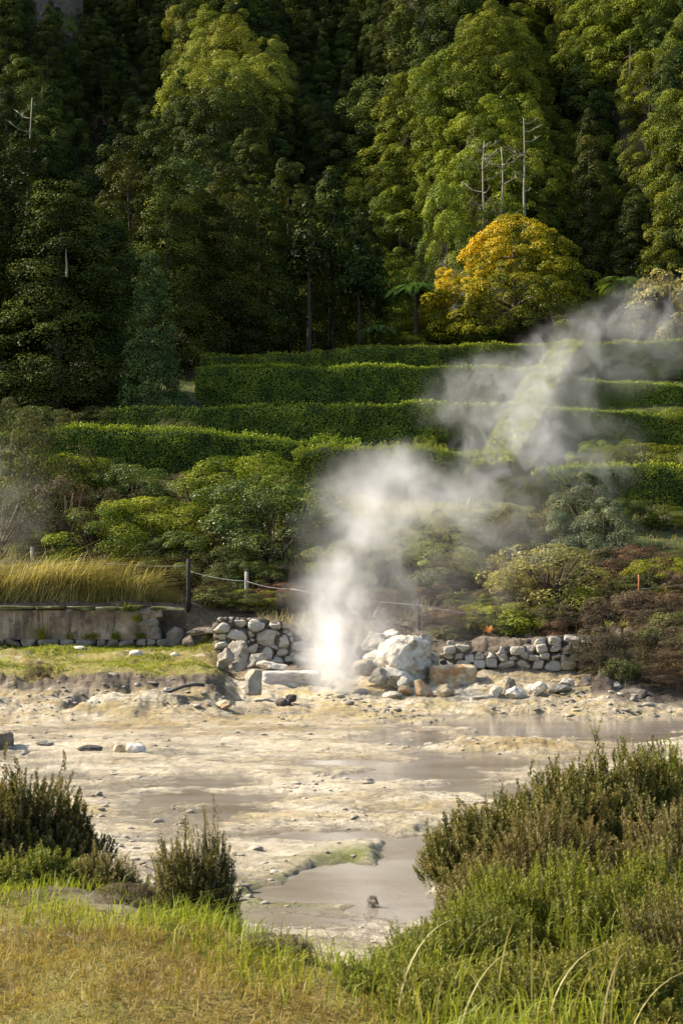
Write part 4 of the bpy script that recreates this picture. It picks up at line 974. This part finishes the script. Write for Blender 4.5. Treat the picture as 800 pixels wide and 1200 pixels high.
# ------------------------------------------------------------------ rocks
def boulder(px, py, w, h, mat, lab, Y=None, depth=.9, seed=None, rough=.10, boxy=0, sub=4, cuts=12, sink=.16, rz=0, group=None, name='boulder', cat='boulder'):
    """px, py: centre; w, h in photo pixels"""
    if Y is None:
        g = ground_at(px, py + h / 2 - 1); Y = g[1] + .3 * w * g[1] / F
    c = P(px, py, Y); k = Y / F
    V, Fc = rock_geo((w * k, w * k * depth, h * k * (1 + sink)), seed if seed else int(rng.integers(1e6)), sub, cuts, rough, boxy)
    o = link(name, mesh(name, V, Fc, {}, M[mat], True), loc=(c[0], Y, c[2] - h * k * sink / 2), rz=rz)
    return tag(o, lab, cat, group)
for a in [
    (471, 773, 66, 50, 'rock_white', 'biggest boulder, rounded and bleached, right of the steam', 40.6, .9, 41, .10, 0, 5, 6),
    (461, 748, 27, 18, 'rock_white', 'rounded pale boulder behind the biggest one', 42.4),
    (441, 752, 34, 24, 'rock_grey', 'grey boulder in the steam behind the biggest one', 42.3),
    (500, 752, 18, 20, 'rock_grey', 'upright grey boulder beside the black fence post', 43.2),
    (530, 756, 14, 12, 'rock_grey', 'small rounded boulder at the left end of the low stone wall', 42.6),
    (442, 771, 30, 18, 'rock_white', 'pale boulder half hidden in steam, left of the biggest one', 41.0),
    (428, 784, 30, 20, 'rock_grey', 'grey boulder in the dense steam near the vent', 40.4),
    (470, 792, 38, 22, 'rock_white', 'pale slanted boulder at the front foot of the biggest one', 39.9),
    (444, 794, 24, 20, 'rock_grey', 'grey boulder low in the steam, left of the slanted pale one', 39.8),
    (488, 777, 18, 14, 'rock_white', 'small rounded boulder touching the right side of the biggest one', 40.4),
    (506, 774, 16, 16, 'rock_grey', 'small grey boulder right of the biggest one', 41.0),
    (519, 775, 12, 7, 'rock_dark', 'small dark stone on the ledge right of the biggest boulder', 41.2),
    (474, 799, 16, 14, 'rock_white', 'small pale stone leaning on the slanted boulder', 39.3),
    (494, 807, 25, 20, 'rock_ochre', 'squat boulder with a rusty orange top on the shore', 38.6),
    (475, 809, 17, 11, 'rock_ochre', 'ochre stone left of the orange-topped boulder', 38.7),
    (459, 813, 22, 8, 'rock_white', 'flat white stone on the shore near the steam', 38.3),
    (522, 809, 24, 13, 'rock_ochre', 'low ochre boulder right of the orange-topped one', 38.6),
    (563, 817, 32, 9, 'rock_white', 'flat white rock on the far shore, left of the pale upright ones', 38.2),
    (581, 812, 16, 14, 'rock_white', 'small white rock between flat one and the pale pair', 38.2),
    (596, 808, 18, 26, 'rock_brown', 'mossy brown boulder below the middle of the low stone wall', 38.8),
    (602, 813, 26, 18, 'rock_white', 'whitish boulder in front of the mossy brown one', 38.1),
    (627, 806, 26, 18, 'rock_white', 'white angular boulder on the far shore, right of the mossy one', 38.4),
    (653, 806, 26, 11, 'rock_grey', 'low grey rock right of the white angular boulder', 38.7),
    (664, 799, 18, 9, 'rock_white', 'small pale rock under the right end of the low stone wall', 39.3),
    (690, 800, 30, 14, 'rock_brown', 'brown rock on the bank, right of the low stone wall', 39.2),
    (715, 803, 24, 10, 'rock_grey', 'grey rock half buried at the foot of the right-hand slope', 38.8),
    (745, 812, 36, 14, 'rock_brown', 'flat brown rock at the foot of the right-hand slope', 38.2),
    (706, 838, 15, 6, 'rock_white', 'tiny white stone at the far edge of the far pool', 36.3),
    (280, 768, 26, 32, 'rock_grey', 'leaning grey boulder in front of the dry stone wall', 41.4),
    (300, 774, 26, 18, 'rock_grey', 'wedge-shaped grey boulder in front of the dry stone wall', 41.3),
    (264, 772, 22, 22, 'rock_grey', 'rounded boulder at the end of the grassy shelf', 41.0),
    (318, 780, 34, 12, 'rock_white', 'low pale boulder on the ledge left of the steam', 40.8),
    (208, 746, 24, 22, 'rock_brown', 'brown boulder at the broken end of the retaining wall', 45.2),
    (222, 752, 16, 14, 'rock_brown', 'small brown boulder in the hollow right of the retaining wall', 44.6),
    (240, 740, 36, 9, 'rock_brown', 'flat overhanging slab in the hollow above the shelf', 44.6),
    (162, 767, 20, 10, 'rock_white', 'white stone lying on the grassy shelf', 41.8),
    (204, 767, 12, 6, 'rock_white', 'small white stone on the shelf, right of the bigger one', 41.6),
    (95, 759, 22, 4, 'rock_white', 'flat white stone at the foot of the retaining wall', 44.2),
    (143, 877, 17, 12, 'rock_ochre', 'orange-streaked stone on the mud, left one of the pair', None),
    (160, 876, 22, 14, 'rock_white', 'white stone with rusty side on the mud, right one of the pair', None),
    (106, 877, 26, 7, 'rock_dark', 'low dark rock on the mud left of the white pair', None),
    (52, 871, 18, 8, 'rock_grey', 'grey rock on the mud near the left edge', None),
    (30, 882, 14, 6, 'rock_grey', 'small grey rock on the mud behind the left heath shrub', None),
    (-3, 868, 36, 24, 'rock_brown', 'brown mound-like rock cut by the left edge of the photo', None),
    (331, 823, 18, 14, 'rock_dark', 'dark angular rock by the vent, left of the leaning one', 36.6),
    (342, 818, 16, 8, 'rock_dark', 'dark leaning rock by the vent', 36.7),
    (357, 829, 16, 9, 'rock_brown', 'small brown rock at the edge of the vent', 36.2),
    (200, 829, 34, 14, 'rock_ochre', 'low orange-stained crust rock in front of the hollow', 35.0),
    (262, 826, 22, 10, 'rock_ochre', 'low yellow-orange rock right of the hollow', 35.0),
    (146, 830, 26, 8, 'rock_white', 'low white crust rock left of the hollow', 34.8),
    (3, 1016, 22, 34, 'rock_grey', 'grey stone cut by the left edge on the near bank', None),
]:
    boulder(*a[:6], a[6], *a[7:])
boulder(297, 797, 19, 28, 'rock_grey', 'upright squared block standing left of the steam vent', Y=38.0, boxy=1.0, cuts=2, rough=.04, rz=.35)
# gravel and crust fragments (uncountable)
mb = MB(); GV = [rock_geo((1, 1, 1), 900 + k, 2, 6, .15) for k in range(12)]
n = 6500
gpx = rng.uniform(-10, 810, n); gy = np.where(rng.random(n) < .5, rng.uniform(10, 36, n), np.where(rng.random(n) < .55, rng.uniform(34, 40.5, n), rng.uniform(8.5, 15, n))); gx = (gpx - 400) / F * gy
gz = height(gx, gy); dn_ = fbm(gx * .8, gy * .8, seed=120, oct=4)
for i in np.nonzero((gz > .006) & (dn_ > rng.uniform(-.3, .6, n)) & (gy > edge(gx) + .6) & ~((gpx < 262) & (gy > 37.3)))[0]:
    s0 = min(rng.gamma(1.4, .016) + .012, .12) * (1.6 if gy[i] > 35.5 else 1.0) * (.75 if gy[i] < 15 else 1)
    V, Fc = GV[rng.integers(12)]; a = rng.uniform(0, 6.28); c_, s_ = math.cos(a), math.sin(a)
    V = V @ np.array([[c_, s_, 0], [-s_, c_, 0], [0, 0, 1]]) * (s0 * np.array([rng.uniform(1.2, 2.4), rng.uniform(1.0, 2), rng.uniform(.4, 1.0)]))
    mb.add(V + [gx[i], gy[i], gz[i] + s0 * .12], Fc, rng.random())
tag(link('gravel', mb.build('gravel', M['crust'], False)), 'small stones and crust fragments strewn over the pale mud', 'gravel', kind='stuff')

# ------------------------------------------------------------------ walls
def stones_wall(cells, mat, sub=4, seed=0, boxy=.45, rough=.06):
    mb = MB()
    for i, (cx, cy, cz, sx, sy, sz) in enumerate(cells):
        V, Fc = rock_geo((sx, sy, sz), seed * 1000 + i, sub, 8 if boxy < .3 else 5, rough, boxy)
        a = rng.uniform(-.12, .12); R = np.array([[math.cos(a), 0, math.sin(a)], [0, 1, 0], [-math.sin(a), 0, math.cos(a)]])
        mb.add(V @ R.T + [cx, cy, cz], Fc)
    return mb.build('masonry', M[mat], True)
# stained retaining wall on the left
WY = 45.35
xl, xr = -17.0, (186 - 400) / F * WY; zb = 1.25; zt = P(0, 712, WY)[2]
root = link('retaining_wall', None, loc=((xl + xr) / 2, WY, 1.4))
tag(root, 'long stained retaining wall with stone base, left below the tall grass', 'wall')
ns, nzv = 160, 24
sx = np.linspace(xl, xr, ns)[:, None] + np.zeros((1, nzv)); sz = np.linspace(zb + .42, zt - .08, nzv)[None, :] + np.zeros((ns, 1))
sy = -.30 + .04 * fbm(sx * 1.2, sz * 1.2, seed=130) + .03 * fbm(sx * 5, sz * 5, seed=131)
Vf = np.stack([sx - (xl + xr) / 2, sy, sz - 1.4], -1).reshape(-1, 3); Vb = Vf.copy(); Vb[:, 1] = .35
i, j = np.meshgrid(np.arange(ns - 1), np.arange(nzv - 1), indexing='ij'); a = (i * nzv + j).ravel(); Fq = np.stack([a, a + nzv, a + nzv + 1, a + 1], 1)
k = ns * nzv
def strip(ids): ids = np.asarray(ids); return np.stack([ids[:-1], ids[1:], ids[1:] + k, ids[:-1] + k], 1)
top = np.arange(ns) * nzv + nzv - 1; rightc = (ns - 1) * nzv + np.arange(nzv)
link('rendered_face', mesh('rendered_face', np.concatenate([Vf, Vb]), np.concatenate([Fq, strip(top), strip(rightc)]), {}, M['plaster']), root)
cells = []
for row, (z0, z1) in enumerate([(zb - .1, zb + .18), (zb + .18, zb + .44)]):
    x = xl
    while x < xr + (.2 if row == 0 else .05):
        w = rng.uniform(.28, .75); cells.append((x + w / 2 - (xl + xr) / 2, -.27 + rng.uniform(-.03, .03), (z0 + z1) / 2 - 1.4, w * 1.0, .40, (z1 - z0) * rng.uniform(.95, 1.1))); x += w * .99
for (px, py, w, h) in [(175, 728, 26, 14), (183, 742, 18, 16), (172, 716, 18, 10), (186, 718, 12, 12), (160, 717, 16, 8), (140, 715, 20, 8), (122, 715, 18, 8)]:
    p = P(px, py, WY); cells.append((p[0] - (xl + xr) / 2, -.14, p[2] - 1.4, w * .028, .4, h * .028))
link('stone_course', stones_wall(cells, 'stone_grey', seed=3, boxy=.8, rough=.04), root)
mb = MB(); x = xl
while x < xr:
    w = rng.uniform(.6, 1.4); V, Fc = rock_geo((w * 1.02, .85, .16), int(rng.integers(1e6)), 3, 3, .05, .9); mb.add(V + [x + w / 2 - (xl + xr) / 2, -.02, zt - 1.4 - .02 + rng.uniform(-.02, .02)], Fc); x += w
link('coping', mb.build('coping', M['coping'], True), root)
# plants growing out of it
for (px, py, w, h, lab) in [(50, 738, 13, 22, 'green weed growing out of the wall, leftmost and tallest'), (82, 744, 8, 9, 'small weed on the wall, second from the left'), (106, 742, 20, 13, 'broad green weed in the middle of the wall'),
                            (135, 741, 10, 17, 'upright green weed on the wall, near its right end'), (166, 742, 15, 11, 'weed on the stone end of the wall'), (150, 709, 22, 14, 'green weed on the coping near its right end'), (161, 722, 10, 12, 'weed between the stones of the wall end')]:
    c = P(px, py + h / 2, WY - .36); n = 46; k = WY / F; mb = MB()
    Bw = np.stack([rng.normal(0, w * k * .22, n), rng.normal(0, .03, n), np.zeros(n)], 1)
    blades(mb, Bw, rng.uniform(.35, 1.15, n) * h * k, .013, np.stack([rng.normal(0, .5, n), rng.uniform(-.6, 0, n)], 1), .6, rng.random(n))
    tag(link('weed', mb.build('weed', M['lime']), loc=c), lab, 'plant', 'weeds on the retaining wall')

# rounded dry stone wall left of the steam
def packed(poly_top, pxs, base, Y, seed, smin, smax, flat=1.0):
    """rows of stones filling the area between base(px) and top(px), in photo pixels"""
    r = np.random.default_rng(seed); cells = []; k = Y / F
    py = base
    while py > 690:
        h = r.uniform(smin, smax); x = pxs[0] + r.uniform(-4, 4)
        while x < pxs[1]:
            w = r.uniform(1.0, 1.55) * h * flat
            t = np.interp(x + w / 2, *poly_top)
            if py - h * .6 > t:
                c = P(x + w / 2, py - h / 2 + r.uniform(-2, 2), Y); cells.append([c[0], c[1], c[2], w * k * 1.04, .42, h * k * 1.08 * r.uniform(.85, 1.15)])
            x += w * .96
        py -= h * .9
    return cells
def darts(poly_top, poly_bot, px0, px1, Y, seed):
    r = np.random.default_rng(seed); k = Y / F; placed = []
    for size, tries in ((21, 14), (17, 60), (14, 260), (11, 500), (8.5, 900), (6, 1500), (4, 1600)):
        for _ in range(tries):
            w = size * r.uniform(.9, 1.2); h = w * r.uniform(.62, .95)
            x = r.uniform(px0, px1); t = np.interp(x, *poly_top) + h / 2; b = np.interp(x, *poly_bot) - h / 2
            if b <= t: continue
            y = r.uniform(t, b)
            if all(((x - a[0]) / ((w + a[2]) / 2)) ** 2 + ((y - a[1]) / ((h + a[3]) / 2)) ** 2 > .86 for a in placed): placed.append((x, y, w, h))
    out = []
    for (x, y, w, h) in placed:
        c = P(x, y, Y); out.append([c[0], c[1], c[2], w * k * 1.12, max(.2, min(.5, w * k * 1.1)), h * k * 1.16])
    return out
def wall_thing(cells, mat, lab, seed, boxy, back):
    c = np.array(cells); o = c[:, :3].mean(0); o[2] = c[:, 2].min()
    r = link('stone_wall', None, loc=o); cc = [(a[0] - o[0], a[1] - o[1] + rng.uniform(-.06, .06), a[2] - o[2], a[3], a[4], a[5]) for a in cells]
    link('masonry', stones_wall(cc, mat, seed=seed, boxy=boxy, rough=.08), r)
    # earth packed behind the stones, following the outline
    mb = MB(); xs = np.array([a[0] for a in cc])
    for a in cc: 
        V, Fc = rock_geo((a[3] * 1.25, .5, a[5] * 1.25), 5, 2, 0, .05, .5); mb.add(V + [a[0], a[1] + .14, a[2]], Fc)
    link('earth_fill', mb.build('earth_fill', M['mortar'], True), r)
    tag(r, lab, 'wall')
wall_thing(darts(([254, 275, 300, 322, 345, 368], [722, 722, 724, 728, 744, 756]), ([254, 368], [786, 788]), 256, 366, 43.0, 5), 'stone', 'dry wall of rounded pale stones left of the steam', 7, .10, None)
wall_thing(packed(([515, 540, 560, 600, 628, 632, 695], [756, 757, 763, 756, 758, 750, 748]), (518, 692), 784, 41.9, 9, 8.5, 11.5, 1.25), 'stone', 'low wall of squared pale stones right of the big boulder', 8, .55, None)
# ledges
def ledge(px0, px1, py0, py1, Y, d, mat, lab, seed):
    a = P(px0, py1, Y); b = P(px1, py0, Y)
    n1, n2, n3 = 40, 8, 10
    V, Fc = rock_geo((b[0] - a[0], d, b[2] - a[2] + .12), seed, 5, 0, .03, 1.0)
    o = link('ledge', mesh('ledge', V, Fc, {}, M[mat], True), loc=((a[0] + b[0]) / 2, Y, (a[2] + b[2]) / 2 - .06)); tag(o, lab, 'ledge')
ledge(305, 378, 785, 808, 40.4, .8, 'concrete', 'bleached ledge beneath the dry stone wall, left of the steam', 3)
ledge(500, 560, 778, 806, 40.6, .9, 'rock_ochre', 'ochre eroded ledge below the low stone wall', 4)
# hose
g = [P(px, py, 36.2) for px, py in [(196, 811), (205, 808), (216, 804), (228, 802), (240, 803)]]
mb = MB(); o = g[0].copy(); mb.add(*tube(np.array(g) - o, .045, 10)); tag(link('hose', mb.build('hose', M['pipe'], True), loc=o), 'black hose end lying on the crust below the shelf', 'hose')

# ------------------------------------------------------------------ fence
def post(px, pt, pb, Y, r, mat, root, lab=None, lean=0):
    a = P(px, pb, Y); b = P(px + lean, pt, Y); a[2] = min(a[2], hz(a[0], Y)) - .15
    mb = MB(); q = np.linspace(0, 1, 5)[:, None]
    mb.add(*tube(a + (b - a) * q - np.array(root.location), np.array([r * 1.05, r, r * .97, r * .95, r * .9]), 8))
    p = link('post', mb.build('post', M[mat], True), root)
    if lab: p['label'] = lab
    return b
fr = link('wire_fence', None, loc=(0, 46, 2.4)); tag(fr, 'post and rope fence crossing the slope behind the walls', 'fence')
tops = [post(38, 641, 668, 48.5, .07, 'post_pale', fr, 'pale grey wooden post in the tall grass', 0), post(124, 650, 680, 48.2, .055, 'post_dark', fr, 'dark post behind the tall grass'),
        post(221, 655, 712, 45.9, .075, 'post_dark', fr, 'thick black post at the end of the tall grass'), post(289, 670, 720, 46.2, .07, 'post_pale', fr, 'weathered grey wooden post'),
        post(330, 699, 732, 45.6, .05, 'post_dark', fr, 'short dark post left of the steam'), post(367, 712, 735, 45.4, .035, 'post_dark', fr, 'thin dark stake at the edge of the steam'), post(491, 701, 748, 44.4, .05, 'post_dark', fr, 'black post right of the steam', -1),
        post(588, 712, 738, 44.6, .055, 'post_dark', fr, 'short dark post beside the yellowish shrub'), post(748, 673, 708, 44.2, .035, 'post_rust', fr, 'rusty iron stake on the right-hand slope')]
def wire(pts, r, mat, sag=.1):
    mb = MB()
    for (a, b) in zip(pts[:-1], pts[1:]):
        a = np.array(a); b = np.array(b); q = np.linspace(0, 1, 10)[:, None]
        p = a + (b - a) * q; p[:, 2] -= sag * 4 * q[:, 0] * (1 - q[:, 0]); mb.add(*tube(p - np.array(fr.location), r, 5))
    w = link('wire', mb.build('wire', M[mat], True), fr); return w
rp = [P(221, 669, 46.6), P(289, 681, 46.1), P(340, 690, 45.6), P(491, 709, 44.35), P(588, 721, 44.5), P(668, 727, 44.4)]
wire(rp, .010, 'wire', .07)['label'] = 'pale sagging rope'
wire([P(-60, 655, 48.6), P(38, 656, 48.4), P(124, 660, 48.1), P(221, 663, 46.6)], .010, 'wire_thin', .05)
wire([P(588, 722, 44.5), P(668, 727, 44.4), P(748, 690, 44.2), P(830, 680, 45)], .008, 'wire_thin', .05)

# ------------------------------------------------------------------ small plants behind the low wall
def rosette(px, py, Y, R, mat, lab, n=22):
    c = P(px, py, Y); c[2] = max(hz(c[0], Y), c[2])
    r = link('rosette_plant', None, loc=c); mb = MB(); s = np.linspace(0, 1, 6)
    for i in range(n):
        a = rng.uniform(0, 2 * PI); L = R * rng.uniform(.7, 1.1); e = rng.uniform(.3, 1.2)
        C = np.stack([np.cos(a) * L * s * math.cos(e), np.sin(a) * L * s * math.cos(e), L * (s * math.sin(e) + .2 * s - .35 * s * s)], 1); sd = np.array([-np.sin(a), np.cos(a), 0])
        w = (.030 * np.sin(np.clip(s * .85 + .12, 0, 1) * PI))[:, None]; j = np.arange(5)
        mb.add(np.concatenate([C - sd * w, C + sd * w]), np.stack([j, j + 6, j + 7, j + 1], 1), rng.random())
    link('leaf_blade', mb.build('leaf_blade', M[mat]), r); 
    mb = MB(); mb.add(*tube([(0, 0, -.1), (0, 0, .05), (0, 0, .15)], [.03, .03, .015], 6)); link('stem', mb.build('stem', M['twig'], True), r)
    tag(r, lab, 'plant')
rosette(531, 742, 43.4, .36, 'lime', 'spiky green rosette plant behind the low stone wall, leftmost')
rosette(547, 742, 43.5, .42, 'lime', 'taller spiky rosette plant, second from the left behind the wall')
rosette(573, 742, 43.4, .34, 'orange', 'orange-leaved rosette plant behind the low stone wall')
rosette(632, 736, 43.6, .40, 'lime', 'yellow-green rosette plant behind the right part of the low wall')
rosette(712, 738, 42.6, .40, 'willow', 'yellow rosette plant on the right-hand slope, left one of two')
rosette(728, 737, 42.5, .42, 'willow', 'yellow rosette plant on the right-hand slope, right one of two')
# little leafy sprig on the island
c = ground_at(697, 872); r = link('sprig', None, loc=c); mb = MB(); lm = MB()
for i in range(7):
    a = rng.uniform(0, 2 * PI); L = rng.uniform(.25, .6); s = np.linspace(0, 1, 6); q = np.stack([np.cos(a) * L * .35 * s ** 1.3, np.sin(a) * L * .35 * s ** 1.3, L * s], 1)
    mb.add(*tube(q, np.linspace(.006, .002, 6), 4)); k = 9; b = q[rng.integers(2, 6, k)]; D = unit(rdir(k) + [0, 0, .6]); leaves(lm, b, D, unit(np.cross(D, rdir(k))), .06, .014, rng.random(k))
link('stem', mb.build('stem', M['twig'], True), r); link('foliage', lm.build('foliage', M['lime']), r); tag(r, 'thin leafy sprig growing on the crusted island in the far pool', 'plant')

# dark rock face at the top left of the hillside
p = P(15, 30, 150); V, Fc = rock_geo((26, 12, 26), 77, 5, 12, .16)
tag(link('cliff', mesh('cliff', V, Fc, {}, M['rock_brown'], True), loc=(p[0] - 4, 146, p[2] - 2)), 'dark bare rock face at the top left of the wooded hillside', 'cliff')

# ------------------------------------------------------------------ steam
def curve(t, val, pts):
    f = N(t, 'ShaderNodeFloatCurve'); c = f.mapping.curves[0]
    f.mapping.use_clip = False
    for i, (a, b) in enumerate(pts):
        if i < 2: c.points[i].location = (a, b)
        else: c.points.new(a, b)
    # points sorted by blender
    f.mapping.update(); t.links.new(val, f.inputs['Value']); return f.outputs[0]
def vol_out(t, out, dens, aniso=.35):
    v = N(t, 'ShaderNodeVolumePrincipled'); v.inputs['Color'].default_value = (.99, .985, .975, 1); v.inputs['Anisotropy'].default_value = aniso
    t.links.new(dens, v.inputs['Density']); t.links.new(v.outputs[0], out.inputs['Volume'])
def puff_noise(t, pos, sc, seed, lo, hi, dist=1.2):
    o = N(t, 'ShaderNodeVectorMath', operation='ADD'); t.links.new(pos, o.inputs[0]); o.inputs[1].default_value = (seed * 3.7, seed * 1.3, seed * 2.1)
    n = noise(t, o.outputs[0], sc, 3, .55, dist)
    return ramp(t, [(lo, (0,)), (hi, (1,))], n).outputs[0]
def plume():
    Y0 = 39.2
    ax = [(398, 824, 36, 5.0), (399, 800, 42, 4.4), (400, 770, 52, 3.0), (401, 735, 66, 2.6), (404, 695, 74, 1.9), (414, 650, 82, 1.25), (426, 612, 84, .75), (438, 575, 92, .5), (450, 545, 88, .35), (462, 512, 76, 0.0)]
    W = np.array([P(a[0], a[1], Y0) for a in ax]); R = np.array([a[2] for a in ax]) * Y0 / F; dn = np.array([a[3] for a in ax]) * .62
    z0, z1 = W[0, 2], W[-1, 2]; zn = (W[:, 2] - z0) / (z1 - z0)
    m, t, out = nt('steam'); ge = N(t, 'ShaderNodeNewGeometry'); pos = ge.outputs['Position']
    s = N(t, 'ShaderNodeSeparateXYZ'); t.links.new(pos, s.inputs[0])
    h = math_n(t, 'DIVIDE', math_n(t, 'SUBTRACT', s.outputs[2], float(z0)), float(z1 - z0))
    # ramps hold centre, radius and density along the plume, scaled into 0..1
    def along(vals, lo, hi):
        r = ramp(t, [(float(a), (float((v - lo) / (hi - lo)),)) for a, v in zip(zn, vals)], h).outputs[0]
        return math_n(t, 'ADD', math_n(t, 'MULTIPLY', r, hi - lo), lo)
    cx = along(W[:, 0], -1.0, 3.0); rr = along(R, 0.0, 3.0); dd = along(dn, 0.0, 10.0)
    cy = math_n(t, 'ADD', math_n(t, 'MULTIPLY', h, 1.2), Y0)
    # wander with height
    wn = noise(t, scaled(t, pos, .5, .5, .5), 1.3, 4, .6)
    wob = math_n(t, 'MULTIPLY', math_n(t, 'SUBTRACT', wn, .5), 1.5)
    dx = math_n(t, 'DIVIDE', math_n(t, 'SUBTRACT', s.outputs[0], cx), rr); dy = math_n(t, 'DIVIDE', math_n(t, 'SUBTRACT', s.outputs[1], cy), rr)
    d = math_n(t, 'SQRT', math_n(t, 'ADD', math_n(t, 'MULTIPLY', dx, dx), math_n(t, 'MULTIPLY', dy, dy)))
    d = math_n(t, 'ADD', d, math_n(t, 'MULTIPLY', wob, 1.1))
    fall = ramp(t, [(.02, (1,)), (.32, (.48,)), (.62, (.16,)), (.92, (0,))], d).outputs[0]
    pn = math_n(t, 'MULTIPLY', puff_noise(t, scaled(t, pos, 1, 1, .8), .85, 1.0, .36, .66), math_n(t, 'ADD', math_n(t, 'MULTIPLY', puff_noise(t, pos, 2.0, 2.0, .33, .67, .7), .8), .4))
    dens = math_n(t, 'MULTIPLY', math_n(t, 'MULTIPLY', dd, fall), math_n(t, 'ADD', math_n(t, 'MULTIPLY', pn, 1.5), .08))
    vol_out(t, out, dens); m.cycles.volume_step_rate = .16
    n = 28; q = np.linspace(0, 1, n); pts = np.stack([np.interp(q, zn, W[:, 0]), Y0 + q * 1.2, z0 + q * (z1 - z0)], 1); rad = np.interp(q, zn, R) * 1.15
    an = np.arange(20) / 20 * 2 * PI; Vv = []
    for p_, r_ in zip(pts, rad): Vv.append(np.stack([p_[0] + r_ * np.cos(an), p_[1] + r_ * np.sin(an), np.full(20, p_[2])], 1))
    Vv = np.concatenate(Vv + [pts[:1], pts[-1:]]); i, j = np.meshgrid(np.arange(n - 1), np.arange(20), indexing='ij'); a = (i * 20 + j).ravel(); b = (i * 20 + (j + 1) % 20).ravel()
    jj = np.arange(20); ft = np.concatenate([np.stack([(jj + 1) % 20, jj, np.full(20, n * 20)], 1), np.stack([(n - 1) * 20 + jj, (n - 1) * 20 + (jj + 1) % 20, np.full(20, n * 20 + 1)], 1)])
    tag(link('steam', mesh('steam', Vv, [np.stack([a, b, b + 20, a + 20], 1), ft], {}, m)), 'dense white steam column rising from the vent', 'steam', kind='stuff')
plume()
def cloud(px, py, wpx, hpx, Y, depth, dens, lab, seed, rot=0.0, sc=.6, lo=.40, hi=.68):
    c = P(px, py, Y); k = Y / F
    m, t, out = nt('drifting_steam'); tc = N(t, 'ShaderNodeTexCoord'); ge = N(t, 'ShaderNodeNewGeometry'); pos = ge.outputs['Position']
    L = N(t, 'ShaderNodeVectorMath', operation='LENGTH'); t.links.new(tc.outputs['Object'], L.inputs[0])
    wn = math_n(t, 'MULTIPLY', math_n(t, 'SUBTRACT', noise(t, pos, sc * .8, 4, .6), .5), .9)
    fall = ramp(t, [(.1, (1,)), (.5, (.45,)), (.88, (0,))], math_n(t, 'ADD', L.outputs['Value'], wn), 'EASE').outputs[0]
    edge_ = ramp(t, [(.7, (1,)), (.98, (0,))], L.outputs['Value']).outputs[0]
    pn = math_n(t, 'MULTIPLY', puff_noise(t, pos, sc, seed, lo, hi, 1.8), math_n(t, 'ADD', math_n(t, 'MULTIPLY', puff_noise(t, pos, sc * 2.8, seed + 3, .33, .67, .7), .8), .4))
    dn = math_n(t, 'MULTIPLY', math_n(t, 'MULTIPLY', math_n(t, 'MULTIPLY', fall, edge_), dens), math_n(t, 'ADD', pn, .10))
    vol_out(t, out, dn); m.cycles.volume_step_rate = .28
    V, Fc = ICO[3]
    o = link('steam', mesh('steam', V * 1.0, Fc, {}, m), loc=c, sc=(wpx * k / 2, depth / 2, hpx * k / 2)); o.rotation_euler.y = rot
    tag(o, lab, 'steam', kind='stuff')
cloud(445, 575, 200, 160, 40.6, 3.0, .75, 'bright billow of steam above the vent, in front of the yellowish hedge', 2)
cloud(525, 585, 190, 120, 41.8, 2.8, .8, 'thinner billow of steam drifting right of the bright one', 3)
cloud(465, 705, 360, 250, 41.8, 2.4, .24, 'thin veil of steam hanging over the boulders', 4)
cloud(625, 480, 380, 170, 56.5, 3.0, .75, 'wisp of steam drifting up over the diagonal hedge', 5, rot=-.95)
cloud(580, 455, 260, 120, 57, 3.0, .6, 'faint wisp of steam in front of the second hedge', 6, rot=-.25)
cloud(670, 530, 240, 170, 55.5, 3.0, .42, 'faint wisp of steam over the lower end of the diagonal hedge', 7)
cloud(750, 390, 260, 170, 60, 3.0, .42, 'faint steam near the right edge above the hedges', 8, rot=-.4)
cloud(-10, 600, 190, 240, 47.5, 1.5, .22, 'faint steam at the left edge above the tall grass', 9)
cloud(570, 620, 280, 160, 44, 2.0, .35, 'thin steam drifting in front of the pale shrubs', 10)

# ------------------------------------------------------------------ camera, light
cam = bpy.data.cameras.new('camera'); cam.sensor_fit = 'VERTICAL'; cam.sensor_height = 36; cam.lens = F / 1200 * 36
cam.clip_end = 3000; cam.dof.use_dof = True; cam.dof.focus_distance = 38; cam.dof.aperture_fstop = 9.0
co = link('camera', cam, loc=(0, 0, CAMZ)); co.rotation_euler = (PI / 2 + PITCH, 0, 0); S.camera = co
EL, AZ = math.radians(38), math.radians(-77)      # azimuth from +Y towards +X: sun high on the left, a little behind the hill
sd = np.array([math.cos(EL) * math.sin(AZ), math.cos(EL) * math.cos(AZ), math.sin(EL)])
sun = bpy.data.lights.new('sun', 'SUN'); sun.energy = 4.7; sun.angle = math.radians(.6); sun.color = (1, .895, .735)
so = link('sun', sun, loc=(-30, 10, 40))
from mathutils import Vector
so.rotation_euler = Vector(sd).to_track_quat('Z', 'Y').to_euler()
w = bpy.data.worlds.new('World'); S.world = w; w.use_nodes = True
t = w.node_tree; sky = t.nodes.new('ShaderNodeTexSky'); sky.sky_type = 'NISHITA'; sky.sun_disc = False
sky.sun_elevation = EL; sky.sun_rotation = AZ % (2 * PI); sky.air_density = 1.0; sky.dust_density = 2.0
bg = t.nodes['Background']; bg.inputs['Strength'].default_value = .12; t.links.new(sky.outputs[0], bg.inputs[0])
S.view_settings.view_transform = 'Standard'; S.view_settings.look = 'None'; S.view_settings.gamma = 1; S.view_settings.exposure = 1.2
S.render.engine = 'CYCLES'
c = S.cycles; c.max_bounces = 6; c.diffuse_bounces = 3; c.glossy_bounces = 2; c.transmission_bounces = 3; c.volume_bounces = 3; c.transparent_max_bounces = 6
c.volume_max_steps = 256; c.use_denoising = True; c.denoising_input_passes = 'RGB'; c.caustics_reflective = False; c.caustics_refractive = False
c.sample_clamp_indirect = 6
